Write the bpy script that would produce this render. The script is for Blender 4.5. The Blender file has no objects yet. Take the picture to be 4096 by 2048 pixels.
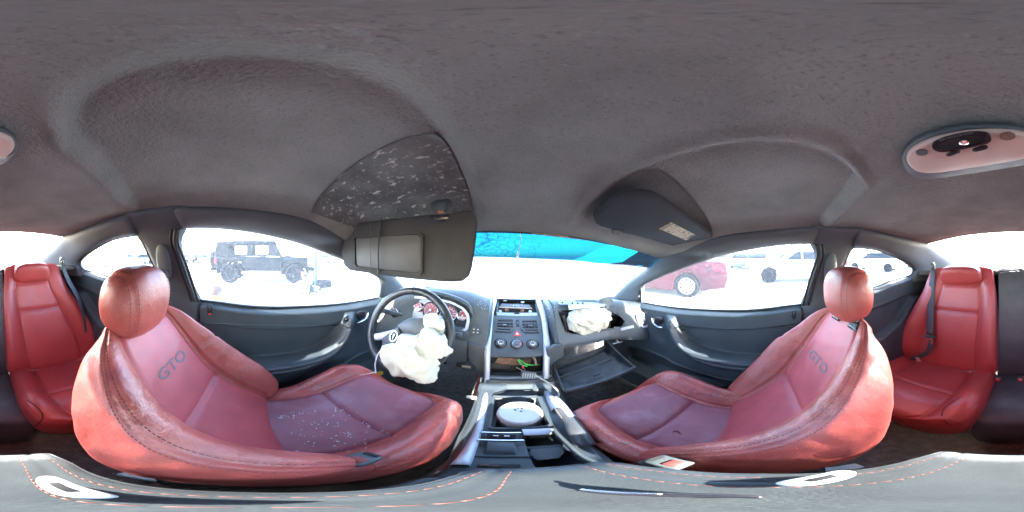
import bpy, bmesh, math, random
import numpy as np
from math import sin, cos, tan, radians, pi, hypot
from mathutils import Vector, Matrix, Euler
from mathutils.bvhtree import BVHTree
random.seed(4); rng = np.random.default_rng(4)
SC = bpy.context.scene
COL = SC.collection
# ------------------------------------------------------------------ camera, sky, sun, exposure
H = 1.17                                   # camera height above the yard, metres
cd = bpy.data.cameras.new('camera'); cam = bpy.data.objects.new('camera', cd); COL.objects.link(cam)
cd.type = 'PANO'
try: cd.panorama_type = 'EQUIRECTANGULAR'
except Exception: pass
try: cd.cycles.panorama_type = 'EQUIRECTANGULAR'
except Exception: pass
cd.clip_start = 0.01; cd.clip_end = 3000
cam.location = (0, 0, H); cam.rotation_euler = (pi/2, 0, 0)
SC.camera = cam
SUN_AZ, SUN_EL = 175.4, 25.5                    # degrees; azimuth clockwise from straight ahead
w = bpy.data.worlds.new('World'); SC.world = w; w.use_nodes = True
wn = w.node_tree.nodes; wl = w.node_tree.links
for n in list(wn): wn.remove(n)
wo = wn.new('ShaderNodeOutputWorld'); wb = wn.new('ShaderNodeBackground'); ws = wn.new('ShaderNodeTexSky')
ws.sky_type = 'NISHITA'; ws.sun_disc = False
ws.sun_elevation = radians(SUN_EL); ws.sun_rotation = radians(SUN_AZ); ws.air_density = 1.0; ws.dust_density = 1.2; ws.ozone_density = 1.0
wb.inputs[1].default_value = 0.15
wl.new(ws.outputs[0], wb.inputs[0]); wl.new(wb.outputs[0], wo.inputs[0])
sd = bpy.data.lights.new('sun', 'SUN'); sun = bpy.data.objects.new('sun', sd); COL.objects.link(sun)
sd.energy = 2.1; sd.angle = radians(0.6); sd.color = (1, .95, .88)
sdir = Vector((sin(radians(SUN_AZ))*cos(radians(SUN_EL)), cos(radians(SUN_AZ))*cos(radians(SUN_EL)), sin(radians(SUN_EL))))
sun.rotation_euler = sdir.to_track_quat('Z', 'Y').to_euler()
SC.view_settings.view_transform = 'Standard'; SC.view_settings.look = 'None'
SC.view_settings.gamma = 1; SC.view_settings.exposure = 4.65
try: SC.view_settings.use_curve_mapping = False
except Exception: pass
SC.render.engine = 'CYCLES'
cy = SC.cycles
cy.max_bounces = 10; cy.diffuse_bounces = 6; cy.glossy_bounces = 3; cy.transparent_max_bounces = 16; cy.transmission_bounces = 4
cy.sample_clamp_indirect = 6; cy.use_denoising = True
try: cy.denoiser = 'OPENIMAGEDENOISE'; cy.denoising_input_passes = 'RGB_ALBEDO_NORMAL'
except Exception: pass
cy.caustics_reflective = False; cy.caustics_refractive = False
try: w.cycles.sampling_method = 'AUTOMATIC'
except Exception: pass

# ------------------------------------------------------------------ car frame
# inside the car: x right, y forward, z up, origin on the car's centreline level with the camera; 1 unit = S metres
S = 1.14
CX = -.065
MC = Matrix.Rotation(radians(2.7), 3, 'Z') @ Matrix.Rotation(radians(2.2), 3, 'Y')
MCn = np.array(MC)
O = np.array([CX, 0, 0.])
def W(p): return Vector((0, 0, H)) + MC @ (Vector([float(a) for a in (np.array(p, float) - O)]) * S)
def ray(px, py):
    a = (px/4096 - .5)*2*pi; e = (.5 - py/2048)*pi
    return MCn.T @ np.array([sin(a)*cos(e), cos(a)*cos(e), sin(e)])
def at(px, py, p, n):
    d = ray(px, py); n = np.array(n, float)
    return O + d*(((np.array(p, float) - O) @ n)/(d @ n))
def ax(px, py, x): return at(px, py, (x, 0, 0), (1, 0, 0))
def ay(px, py, y): return at(px, py, (0, y, 0), (0, 1, 0))
def az(px, py, z): return at(px, py, (0, 0, z), (0, 0, 1))

BASE = {}
def tagit(o, label=None, cat=None, group=None, kind=None):
    if label: o['label'] = label
    if cat: o['category'] = cat
    if group: o['group'] = group
    if kind: o['kind'] = kind
    return o
def thing(name, label, cat, base, group=None, world=False):
    o = bpy.data.objects.new(name, None); COL.objects.link(o); o.empty_display_size = .05
    if world:
        o.location = base
    else:
        o.matrix_world = Matrix.Translation(W(base)) @ MC.to_4x4()
    BASE[o.name] = ('w' if world else 'c', np.array(base, float))
    return tagit(o, label, cat, group)
def mesh(name, V, F, mat, parent=None, base=None, smooth=True, label=None, cat=None, group=None, kind=None, mats=None, world=False):
    V = np.array(V, float).reshape(-1, 3)
    if parent is not None:
        sp, b = BASE[parent.name]
    else:
        b = V.mean(0) if base is None else np.array(base, float); sp = 'w' if world else 'c'
        if base is None: b[2] = V[:, 2].min()
    L = (V - b)*(S if sp == 'c' else 1)
    me = bpy.data.meshes.new(name)
    me.from_pydata(L.tolist(), [], [tuple(int(i) for i in f) for f in F])
    me.materials.append(mat)
    for m in (mats or []): me.materials.append(m)
    me.polygons.foreach_set('use_smooth', [smooth]*len(me.polygons))
    me.update()
    o = bpy.data.objects.new(name, me); COL.objects.link(o)
    if parent is not None: o.parent = parent
    elif world: o.location = b
    else: o.matrix_world = Matrix.Translation(W(b)) @ MC.to_4x4()
    BASE[o.name] = (sp, b)
    return tagit(o, label, cat, group, kind)
def fix_normals(o):
    bm = bmesh.new(); bm.from_mesh(o.data); bmesh.ops.recalc_face_normals(bm, faces=bm.faces); bm.to_mesh(o.data); bm.free()
def bevel(o, wd, seg=2, ang=35, smooth=True):
    bm = bmesh.new(); bm.from_mesh(o.data)
    bmesh.ops.recalc_face_normals(bm, faces=bm.faces)
    ed = [e for e in bm.edges if len(e.link_faces) == 2 and e.calc_face_angle(0) > radians(ang)]
    bmesh.ops.bevel(bm, geom=ed, offset=wd, segments=seg, affect='EDGES', profile=.5, clamp_overlap=True)
    bm.to_mesh(o.data); bm.free()
    o.data.polygons.foreach_set('use_smooth', [smooth]*len(o.data.polygons))
    try: o.data.set_sharp_from_angle(angle=radians(40))
    except Exception: pass
    return o

# ------------------------------------------------------------------ shapes
def cr(P, sub, closed=False):
    """Catmull-Rom through P (k,...) with sub steps per span"""
    P = np.array(P, float); k = len(P); out = []
    idx = (lambda i: i % k) if closed else (lambda i: min(max(i, 0), k-1))
    for i in range(k if closed else k-1):
        p0, p1, p2, p3 = P[idx(i-1)], P[idx(i)], P[idx(i+1)], P[idx(i+2)]
        if not closed and i == 0: p0 = 2*p1-p2
        if not closed and i == k-2: p3 = 2*p2-p1
        for s in range(sub):
            t = s/sub
            out.append(.5*((2*p1)+(-p0+p2)*t+(2*p0-5*p1+4*p2-p3)*t*t+(-p0+3*p1-3*p2+p3)*t**3))
    if not closed: out.append(P[-1])
    return np.array(out)
def lin(P, n):
    P = np.array(P, float); d = np.r_[0, np.cumsum(np.linalg.norm(np.diff(P, axis=0), axis=1))]; d /= d[-1]
    t = np.linspace(0, 1, n); return np.stack([np.interp(t, d, P[:, i]) for i in range(P.shape[1])], 1)
def gridF(nv, nu, closed=False, off=0, u0=0, u1=None, v0=0, v1=None):
    u1 = (nu if closed else nu-1) if u1 is None else u1; v1 = nv-1 if v1 is None else v1
    return [(off+i*nu+j % nu, off+i*nu+(j+1) % nu, off+(i+1)*nu+(j+1) % nu, off+(i+1)*nu+j % nu) for i in range(v0, v1) for j in range(u0, u1)]
def gnormals(G, closed=False):
    if closed: du = np.roll(G, -1, 1)-np.roll(G, 1, 1)
    else: du = np.gradient(G, axis=1)
    dv = np.gradient(G, axis=0)
    n = np.cross(du, dv); l = np.linalg.norm(n, axis=2, keepdims=True); l[l < 1e-9] = 1
    return n/l
def sheet(name, G, mat, parent=None, th=.02, dirn=None, **k):
    """an open grid given real thickness; dirn = offset direction (away from the cabin)"""
    G = np.array(G, float); nv, nu = G.shape[:2]
    if dirn is None: off = gnormals(G)*th
    elif callable(dirn): off = dirn(G)*th
    else: off = np.array(dirn, float)*th
    B = G+off; V = np.concatenate([G.reshape(-1, 3), B.reshape(-1, 3)]); n = nv*nu
    F = gridF(nv, nu)+[tuple(reversed(f)) for f in gridF(nv, nu, off=n)]
    bd = [i for i in range(nu)]+[i*nu+nu-1 for i in range(1, nv)]+[(nv-1)*nu+i for i in range(nu-2, -1, -1)]+[i*nu for i in range(nv-2, 0, -1)]
    for a, b in zip(bd, bd[1:]+bd[:1]): F.append((b, a, a+n, b+n))
    o = mesh(name, V, F, mat, parent, **k); fix_normals(o); return o
def slab(name, poly, mat, parent=None, th=.01, n=None, bev=.003, seg=2, **k):
    P = np.array(poly, float); c = P.mean(0)
    if n is None:
        n = np.zeros(3)
        for i in range(len(P)): n += np.cross(P[i]-c, P[(i+1) % len(P)]-c)
    n = np.array(n, float); n = n/np.linalg.norm(n); m = len(P)
    V = np.concatenate([P, P+n*th])
    F = [tuple(range(m)), tuple(range(2*m-1, m-1, -1))]+[(i, (i+1) % m, (i+1) % m+m, i+m) for i in range(m)]
    o = mesh(name, V, F, mat, parent, smooth=False, **k)
    if bev: bevel(o, bev*S, seg)
    else: fix_normals(o)
    return o
def boxv(c, s, R=None):
    c = np.array(c, float); s = np.array(s, float)/2
    V = np.array([[x, y, z] for x in (-1, 1) for y in (-1, 1) for z in (-1, 1)])*s
    if R is not None: V = V @ np.array(R).T
    F = [(0, 1, 3, 2), (4, 6, 7, 5), (0, 4, 5, 1), (2, 3, 7, 6), (0, 2, 6, 4), (1, 5, 7, 3)]
    return V+c, F
def box(name, c, s, mat, parent=None, R=None, bev=.003, seg=2, **k):
    V, F = boxv(c, s, R); o = mesh(name, V, F, mat, parent, smooth=False, **k)
    if bev: bevel(o, bev*S, seg)
    else: fix_normals(o)
    return o
def rot(x=0, y=0, z=0): return np.array(Euler((radians(x), radians(y), radians(z))).to_matrix())
def tubeV(P, r, n=8, flat=1., up=None, closed=False):
    P = np.array(P, float); k = len(P); r = np.broadcast_to(r, (k,))
    T = np.gradient(P, axis=0) if not closed else np.roll(P, -1, 0)-np.roll(P, 1, 0)
    V = []; pu = np.array([0, 0, 1.] if up is None else up, float)
    for i in range(k):
        t = T[i]/(np.linalg.norm(T[i])+1e-12); s = np.cross(t, pu)
        if np.linalg.norm(s) < 1e-3: s = np.cross(t, [1, .1, 0])
        s /= np.linalg.norm(s); u = np.cross(s, t)
        if up is None: pu = u
        for j in range(n):
            a = 2*pi*j/n; V.append(P[i]+r[i]*(cos(a)*s+sin(a)*u*flat))
    F = gridF(k, n, True)
    if closed: F += [((k-1)*n+j, (k-1)*n+(j+1) % n, (j+1) % n, j) for j in range(n)]
    else: F += [tuple(range(n-1, -1, -1)), tuple(range((k-1)*n, k*n))]
    return np.array(V), F
def tube(name, P, r, mat, parent=None, n=8, flat=1., up=None, closed=False, sub=6, **k):
    P = np.array(P, float)
    if sub: P = cr(P, sub, closed)
    if np.ndim(r): r = np.interp(np.linspace(0, 1, len(P)), np.linspace(0, 1, len(r)), r)
    V, F = tubeV(P, r, n, flat, up, closed); o = mesh(name, V, F, mat, parent, **k); fix_normals(o); return o
def lathe(name, c, axis, prof, mat, parent=None, n=32, sq=(1, 1), **k):
    """prof: (radius, height along axis)"""
    a = np.array(axis, float); a /= np.linalg.norm(a); t = np.cross(a, [1, 0, 0]); t = t if np.linalg.norm(t) > .1 else np.cross(a, [0, 0, 1])
    t /= np.linalg.norm(t); s = np.cross(t, a); V = []
    for r, h in prof:
        for j in range(n): q = 2*pi*j/n; V.append(np.array(c)+a*h+r*(cos(q)*t*sq[0]+sin(q)*s*sq[1]))
    m = len(prof); F = gridF(m, n, True)+[tuple(range(n-1, -1, -1)), tuple(range((m-1)*n, m*n))]
    o = mesh(name, V, F, mat, parent, **k); fix_normals(o)
    try: o.data.set_sharp_from_angle(angle=radians(38))
    except Exception: pass
    return o
def pill(name, c, s, mat, parent=None, e=(.6, .6), R=None, nu=48, nv=28, fn=None, **k):
    V = []
    f = lambda a, p: math.copysign(abs(a)**p, a)
    for i in range(nv+1):
        t = -pi/2+pi*i/nv
        for j in range(nu):
            q = 2*pi*j/nu; V.append([f(cos(t), e[1])*f(cos(q), e[0]), f(cos(t), e[1])*f(sin(q), e[0]), f(sin(t), e[1])])
    V = np.array(V)*np.array(s)/2
    if fn is not None: V = fn(V)
    if R is not None: V = V @ np.array(R).T
    o = mesh(name, V+np.array(c), gridF(nv+1, nu, True), mat, parent, **k)
    bm = bmesh.new(); bm.from_mesh(o.data); bmesh.ops.remove_doubles(bm, verts=bm.verts, dist=1e-5); bmesh.ops.recalc_face_normals(bm, faces=bm.faces); bm.to_mesh(o.data); bm.free()
    o.data.polygons.foreach_set('use_smooth', [True]*len(o.data.polygons)); return o
def ring(name, outer, inner, mat, parent=None, th=.008, n=None, **k):
    A = np.array(outer, float); B = np.array(inner, float); m = len(A)
    n = np.array(n, float)/np.linalg.norm(n)
    V = np.concatenate([A, B, A+n*th, B+n*th]); F = []
    for i in range(m):
        j = (i+1) % m
        F += [(i, j, m+j, m+i), (2*m+i, 3*m+i, 3*m+j, 2*m+j), (i, 2*m+i, 2*m+j, j), (m+i, m+j, 3*m+j, 3*m+i)]
    o = mesh(name, V, F, mat, parent, smooth=False, **k); fix_normals(o); return o
def text(name, body, c, right, up, size, mat, parent, ext=.001, snap=None, label=None, wide=1., bold=0):
    cu = bpy.data.curves.new('t', 'FONT'); cu.body = body; cu.align_x = 'CENTER'; cu.align_y = 'CENTER'; cu.size = 1; cu.extrude = 0; cu.resolution_u = 3; cu.offset = bold
    t = bpy.data.objects.new('t', cu); COL.objects.link(t); dg = bpy.context.evaluated_depsgraph_get()
    me = bpy.data.meshes.new_from_object(t.evaluated_get(dg)); bpy.data.objects.remove(t)
    bm = bmesh.new(); bm.from_mesh(me)
    if snap is not None:
        bmesh.ops.triangulate(bm, faces=bm.faces); bmesh.ops.subdivide_edges(bm, edges=bm.edges, cuts=1, use_grid_fill=True)
    r = np.array(right, float); r /= np.linalg.norm(r); u = np.array(up, float); u -= r*(u @ r); u /= np.linalg.norm(u); n = np.cross(r, u)
    fr = bm.faces[:]; g = bmesh.ops.extrude_face_region(bm, geom=fr); vs = [v for v in g['geom'] if isinstance(v, bmesh.types.BMVert)]
    up_ = set(v.index for v in bm.verts) ; bm.verts.index_update()
    top = set(v.index for v in vs)
    V = []
    for v in bm.verts:
        p = np.array(c)+r*v.co.x*size*wide+u*v.co.y*size
        if snap is not None: p = snap(p, n)
        V.append(p+n*(ext if v.index in top else -ext*.3))
    F = [[v.index for v in f.verts] for f in bm.faces]; bm.free(); bpy.data.meshes.remove(me)
    o = mesh(name, V, F, mat, parent, smooth=False, label=label); fix_normals(o); return o

# ------------------------------------------------------------------ materials
def mat(name, col, rough=.6, metal=0, spec=.5, var=.0, vscale=8, vcol=None, bump=0, bscale=200, bump2=0, b2scale=20, coat=0, sheen=0, detail=4, speck=None, wear=None, emit=None):
    m = bpy.data.materials.new(name); m.use_nodes = True; nt = m.node_tree; N = nt.nodes; L = nt.links
    b = N['Principled BSDF']; b.inputs['Base Color'].default_value = (*col, 1); b.inputs['Roughness'].default_value = rough
    b.inputs['Metallic'].default_value = metal; b.inputs['Specular IOR Level'].default_value = spec
    if coat: b.inputs['Coat Weight'].default_value = coat; b.inputs['Coat Roughness'].default_value = .15
    if sheen: b.inputs['Sheen Weight'].default_value = sheen
    tc = N.new('ShaderNodeTexCoord'); src = None
    if var or vcol:
        n = N.new('ShaderNodeTexNoise'); n.inputs['Scale'].default_value = vscale; n.inputs['Detail'].default_value = detail; n.inputs['Roughness'].default_value = .6
        L.new(tc.outputs['Object'], n.inputs['Vector'])
        rp = N.new('ShaderNodeMapRange'); rp.inputs[1].default_value = .3; rp.inputs[2].default_value = .7; L.new(n.outputs['Fac'], rp.inputs[0])
        mx = N.new('ShaderNodeMix'); mx.data_type = 'RGBA'; L.new(rp.outputs[0], mx.inputs['Factor'])
        c2 = vcol if vcol else tuple(min(1, c*(1+var)) for c in col); c1 = tuple(c*(1-var) for c in col) if not vcol else col
        mx.inputs['A'].default_value = (*c1, 1); mx.inputs['B'].default_value = (*c2, 1); src = mx.outputs['Result']
        rr = N.new('ShaderNodeMapRange'); rr.inputs[3].default_value = max(0, rough-.08); rr.inputs[4].default_value = min(1, rough+.1); L.new(n.outputs['Fac'], rr.inputs[0]); L.new(rr.outputs[0], b.inputs['Roughness'])
    def over(colr, scale, lo, hi, src, vor=False, stretch=None, det=6):
        n = N.new('ShaderNodeTexNoise'); n.inputs['Scale'].default_value = scale; n.inputs['Detail'].default_value = det; n.inputs['Roughness'].default_value = .65
        if stretch:
            mp = N.new('ShaderNodeMapping'); mp.inputs['Scale'].default_value = stretch; L.new(tc.outputs['Object'], mp.inputs[0]); L.new(mp.outputs[0], n.inputs['Vector'])
        else: L.new(tc.outputs['Object'], n.inputs['Vector'])
        r = N.new('ShaderNodeMapRange'); r.inputs[1].default_value = lo; r.inputs[2].default_value = hi; L.new(n.outputs['Fac'], r.inputs[0])
        x = N.new('ShaderNodeMix'); x.data_type = 'RGBA'; L.new(r.outputs[0], x.inputs['Factor'])
        if src is None: x.inputs['A'].default_value = (*col, 1)
        else: L.new(src, x.inputs['A'])
        x.inputs['B'].default_value = (*colr, 1); return x.outputs['Result']
    for sp in (speck or []): src = over(*sp[:4], src, stretch=sp[4] if len(sp) > 4 else None)
    if wear:                                     # fine cracks in leather: voronoi cell edges
        v = N.new('ShaderNodeTexVoronoi'); v.feature = 'DISTANCE_TO_EDGE'; v.inputs['Scale'].default_value = wear[1]
        nz = N.new('ShaderNodeTexNoise'); nz.inputs['Scale'].default_value = wear[1]*.6
        vm = N.new('ShaderNodeMix'); vm.data_type = 'RGBA'; vm.inputs['Factor'].default_value = .12; L.new(tc.outputs['Object'], vm.inputs['A']); L.new(tc.outputs['Object'], nz.inputs['Vector']); L.new(nz.outputs['Color'], vm.inputs['B']); L.new(vm.outputs['Result'], v.inputs['Vector'])
        r = N.new('ShaderNodeMapRange'); r.inputs[1].default_value = .0; r.inputs[2].default_value = .075; r.inputs[3].default_value = 1; r.inputs[4].default_value = 0; L.new(v.outputs['Distance'], r.inputs[0])
        mk = N.new('ShaderNodeTexNoise'); mk.inputs['Scale'].default_value = 7; L.new(tc.outputs['Object'], mk.inputs['Vector'])
        mr = N.new('ShaderNodeMapRange'); mr.inputs[1].default_value = .46; mr.inputs[2].default_value = .60; L.new(mk.outputs['Fac'], mr.inputs[0])
        mm = N.new('ShaderNodeMath'); mm.operation = 'MULTIPLY'; L.new(r.outputs[0], mm.inputs[0]); L.new(mr.outputs[0], mm.inputs[1])
        x = N.new('ShaderNodeMix'); x.data_type = 'RGBA'; L.new(mm.outputs[0], x.inputs['Factor'])
        if src is None: x.inputs['A'].default_value = (*col, 1)
        else: L.new(src, x.inputs['A'])
        x.inputs['B'].default_value = (*wear[0], 1); src = x.outputs['Result']
    if src is not None: L.new(src, b.inputs['Base Color'])
    last = None
    for st, sc_, d in ((bump, bscale, .002), (bump2, b2scale, .012)):
        if st:
            n = N.new('ShaderNodeTexNoise'); n.inputs['Scale'].default_value = sc_; n.inputs['Detail'].default_value = 3; L.new(tc.outputs['Object'], n.inputs['Vector'])
            bp = N.new('ShaderNodeBump'); bp.inputs['Strength'].default_value = st; bp.inputs['Distance'].default_value = d; L.new(n.outputs['Fac'], bp.inputs['Height'])
            if last: L.new(last, bp.inputs['Normal'])
            last = bp.outputs[0]
    if last: L.new(last, b.inputs['Normal'])
    if emit: b.inputs['Emission Color'].default_value = (*emit[0], 1); b.inputs['Emission Strength'].default_value = emit[1]
    return m
def glass(name, tint=(1, 1, 1), dirt=.1, refl=.06, drops=0, dcol=(.8, .85, .9), dscale=60, dstr=(1, 1, 1)):
    m = bpy.data.materials.new(name); m.use_nodes = True; nt = m.node_tree; N = nt.nodes; L = nt.links; N.clear()
    out = N.new('ShaderNodeOutputMaterial'); tr = N.new('ShaderNodeBsdfTransparent'); tr.inputs[0].default_value = (*tint, 1)
    gl = N.new('ShaderNodeBsdfGlossy'); gl.inputs['Roughness'].default_value = .02
    tl = N.new('ShaderNodeBsdfTranslucent'); tl.inputs[0].default_value = (*dcol, 1)
    df = N.new('ShaderNodeBsdfDiffuse'); df.inputs[0].default_value = (*dcol, 1)
    ad = N.new('ShaderNodeMixShader'); ad.inputs[0].default_value = .3; L.new(tl.outputs[0], ad.inputs[1]); L.new(df.outputs[0], ad.inputs[2])
    m1 = N.new('ShaderNodeMixShader'); L.new(tr.outputs[0], m1.inputs[1]); L.new(ad.outputs[0], m1.inputs[2])
    tc = N.new('ShaderNodeTexCoord')
    if drops:
        mp = N.new('ShaderNodeMapping'); mp.inputs['Scale'].default_value = dstr; L.new(tc.outputs['Object'], mp.inputs[0])
        v = N.new('ShaderNodeTexNoise'); v.inputs['Scale'].default_value = dscale; v.inputs['Detail'].default_value = 1.5; L.new(mp.outputs[0], v.inputs['Vector'])
        r = N.new('ShaderNodeMapRange'); r.inputs[1].default_value = .55; r.inputs[2].default_value = .66; r.inputs[3].default_value = dirt; r.inputs[4].default_value = drops; L.new(v.outputs['Fac'], r.inputs[0])
        L.new(r.outputs[0], m1.inputs[0])
    else:
        n = N.new('ShaderNodeTexNoise'); n.inputs['Scale'].default_value = 6; n.inputs['Detail'].default_value = 6; L.new(tc.outputs['Object'], n.inputs['Vector'])
        r = N.new('ShaderNodeMapRange'); r.inputs[1].default_value = .3; r.inputs[2].default_value = .8; r.inputs[3].default_value = dirt*.6; r.inputs[4].default_value = dirt*1.6; L.new(n.outputs['Fac'], r.inputs[0]); L.new(r.outputs[0], m1.inputs[0])
    lw = N.new('ShaderNodeLayerWeight'); lw.inputs[0].default_value = .5; pw = N.new('ShaderNodeMath'); pw.operation = 'POWER'; pw.inputs[1].default_value = 5; L.new(lw.outputs['Facing'], pw.inputs[0])
    fr = N.new('ShaderNodeMath'); fr.operation = 'MULTIPLY_ADD'; fr.inputs[1].default_value = .35; fr.inputs[2].default_value = .01; L.new(pw.outputs[0], fr.inputs[0])
    m2 = N.new('ShaderNodeMixShader'); L.new(fr.outputs[0], m2.inputs[0]); L.new(m1.outputs[0], m2.inputs[1]); L.new(gl.outputs[0], m2.inputs[2]); L.new(m2.outputs[0], out.inputs[0])
    return m
RED = (.37, .068, .056)
M = {}
M['red'] = mat('red_leather', RED, .40, spec=.75, var=.22, vscale=9, bump=.5, bscale=420, bump2=.30, b2scale=22, wear=((.46, .10, .07), 55))
M['redwear'] = mat('worn_red_leather', RED, .38, spec=.8, var=.28, vscale=12, bump=.5, bscale=380, bump2=.45, b2scale=28, wear=((.55, .20, .13), 48), speck=[((.22, .035, .045), 5, .5, .75), ((.40, .085, .07), 16, .60, .85)])
M['redpanel'] = mat('perforated_red_leather', (.41, .064, .070), .42, spec=.6, var=.16, vscale=11, bump=.35, bscale=600, bump2=.1, b2scale=20)
M['redcush'] = mat('sky_tinted_red_ribbed_leather', (.25, .066, .086), .45, spec=.6, var=.2, vscale=10, bump=.4, bscale=500, speck=[((.35, .22, .27), 5, .5, .85)])  # purple base and pale patches put the blue sky sheen into the colour
M['arm'] = mat('grey_arm_rest_leather', (.040, .047, .051), .42, var=.2, vscale=12, bump=.2, bscale=420)
M['rearred'] = mat('rear_red_leather', (.385, .054, .052), .40, spec=.7, var=.12, vscale=6, bump=.2, bscale=300, bump2=.15, b2scale=18, wear=((.42, .08, .06), 45))
M['seam'] = mat('dark_seam', (.09, .01, .012), .7)
M['stitch'] = mat('red_stitch', (.45, .10, .07), .7)
M['stitcha'] = mat('faded_orange_stitch', (.22, .075, .055), .7)
M['stitchd'] = mat('dark_stitch', (.10, .03, .035), .7)
M['gto'] = mat('grey_letters', (.15, .10, .115), .6)
M['blk'] = mat('black_leather', (.055, .058, .064), .42, var=.3, vscale=9, bump=.3, bscale=400, bump2=.15, b2scale=20)
M['plastic'] = mat('charcoal_plastic', (.052, .064, .070), .5, var=.18, vscale=7, bump=.25, bscale=700, speck=[((.09, .095, .10), 18, .62, .85)])
M['door'] = mat('charcoal_door_vinyl', (.048, .060, .068), .44, var=.2, vscale=6, bump=.2, bscale=600)
M['trim'] = mat('grey_pillar_trim', (.072, .080, .090), .6, var=.12, vscale=10, bump=.35, bscale=500)
M['visor'] = mat('grey_visor_vinyl', (.038, .041, .047), .85, spec=.12, var=.1, vscale=14, bump=.25, bscale=500)
M['head'] = mat('stained_roof_lining', (.198, .198, .186), .95, spec=.1, var=.25, vscale=5, bump=1.0, bscale=260, bump2=.35, b2scale=120, detail=7,
                speck=[((.20, .195, .185), 2.6, .52, .8), ((.115, .115, .112), 230, .54, .75), ((.26, .26, .24), 260, .58, .75)])
M['headraw'] = mat('torn_roof_board', (.115, .115, .110), .95, spec=.1, var=.35, vscale=9, bump=.8, bscale=120,
                   speck=[((.16, .158, .15), 7, .50, .65), ((.45, .42, .39), 34, .585, .64, (.8, 1.7, 1)), ((.30, .28, .26), 90, .60, .66)])
M['silver'] = mat('silver_trim', (.42, .44, .50), .45, metal=.3, var=.1, vscale=15, bump=.1, bscale=500)
M['dark'] = mat('dark_void', (.012, .012, .014), .8)
M['dusty'] = mat('dusty_black_plastic', (.035, .037, .040), .55, var=.35, vscale=22, speck=[((.20, .17, .14), 60, .66, .72), ((.09, .085, .08), 12, .5, .8)])
M['rubber'] = mat('black_rubber', (.015, .015, .018), .5)
M['carpet'] = mat('black_carpet', (.085, .076, .070), .95, spec=.1, var=.4, vscale=30, bump=1, bscale=260, speck=[((.20, .16, .12), 55, .68, .74), ((.06, .055, .05), 6, .5, .8)])
M['airbag'] = mat('white_airbag_cloth', (.62, .58, .46), .8, var=.05, vscale=8, bump=.4, bscale=60)
M['belt'] = mat('grey_belt_webbing', (.055, .052, .058), .6, bump=.4, bscale=500)
M['chrome'] = mat('chrome', (.8, .8, .82), .15, metal=1)
M['steel'] = mat('bare_steel', (.26, .30, .33), .5, metal=.4, var=.15, vscale=20)
M['redplastic'] = mat('red_button_plastic', (.55, .03, .03), .35)
M['duskyred'] = mat('faded_red_button', (.22, .035, .03), .5)
M['gauge'] = mat('red_gauge_face', (.20, .010, .014), .45)
M['white'] = mat('white_marks', (.62, .62, .62), .5)
M['cream'] = mat('cream_lamp_plastic', (.50, .36, .31), .35, var=.1, vscale=10)
M['blackgloss'] = mat('black_gloss', (.02, .02, .025), .2)
M['tan'] = mat('bare_board', (.28, .22, .16), .8, var=.3, vscale=40)
M['label'] = mat('old_paper_label', (.36, .30, .19), .7, var=.2, vscale=40, speck=[((.06, .05, .04), 60, .56, .6), ((.05, .04, .04), 9, .6, .64)])
M['yellow'] = mat('yellow_tag', (.20, .15, .003), .5)
M['green'] = mat('green_wire', (.03, .5, .08), .4)
M['wirered'] = mat('red_wire', (.6, .03, .02), .4)
M['wirebr'] = mat('taped_wire', (.22, .19, .14), .6)
M['rust'] = mat('rusty_steel', (.16, .09, .06), .8, var=.5, vscale=40)
M['mirrorg'] = mat('visor_mirror_cover', (.055, .06, .072), .5, spec=.3, var=.05)
M['boot'] = mat('white_shifter_housing', (.62, .58, .60), .5, var=.08, vscale=20)
M['debris'] = mat('glass_crumbs', (.75, .8, .8), .3)
M['wheelleather'] = mat('black_wheel_leather', (.030, .034, .040), .38, var=.2, vscale=14, bump=.3, bscale=300)
M['sideglass'] = glass('wet_side_glass', (.95, .98, 1), .028, drops=.075, dscale=110, dstr=(1, 1, 1.5))
M['sideglassR'] = glass('wet_side_glass_right', (.95, .98, 1), .022, drops=.07, dscale=115, dstr=(1, 1, 1))
M['qglass'] = glass('quarter_glass', (.95, .98, 1), .015)
M['rglass'] = glass('rear_glass', (.97, .99, 1), .05)

# ================================================================== the shell of the car
def sm(a, b, x): t = np.clip((x-a)/(b-a), 0, 1); return t*t*(3-2*t)
zr_ = ([-1.0, -.8, -.6, -.4, -.2, -.02, .15, .29, .45, .6], [.112, .118, .135, .145, .132, .111, .093, .060, .035, .02])
zc_ = ([-1.0, -.95, -.6, -.3, 0, .2, .35, .5, .6], [.136, .143, .165, .175, .175, .160, .125, .083, .06])
def head_z(x, y):
    zc = np.interp(y, *zc_); zr = np.interp(y, *zr_); a = np.abs(x)
    z = zc-(zc-zr)*(a/.52)**2.4
    yb = np.where(x < 0, np.interp(a, [.12, .17, .43, .6], [-.14, -.2, -.335, -.37]), np.interp(a, [.12, .2, .3, .6], [-.10, -.205, -.228, -.25]))
    d1 = a-.118; d2 = (y-yb)*.9; k = .05
    h = np.clip(.5+.5*(d2-d1)/k, 0, 1); d = d2*(1-h)+d1*h-k*h*(1-h)
    fade = 1-sm(.46, .54, a)
    z = z+(.024*sm(-.004, .030, d)-.007*np.exp(-((d+.010)/.012)**2))*fade*(1-sm(.36, .48, y))
    e1 = a-.138; e2 = y-.165-.02*np.abs(a-.3); k = .06
    h = np.clip(.5+.5*(e2-e1)/k, 0, 1); e = e2*(1-h)+e1*h-k*h*(1-h)
    z = z+.014*sm(-.003, .016, e)*fade*(1-sm(.34, .44, y))
    z = z+.0016*np.sin(9*x+3*y)*np.sin(7*y-2*x)
    return z
nx, ny = 260, 320
GX = np.zeros((ny, nx, 3))
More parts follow.
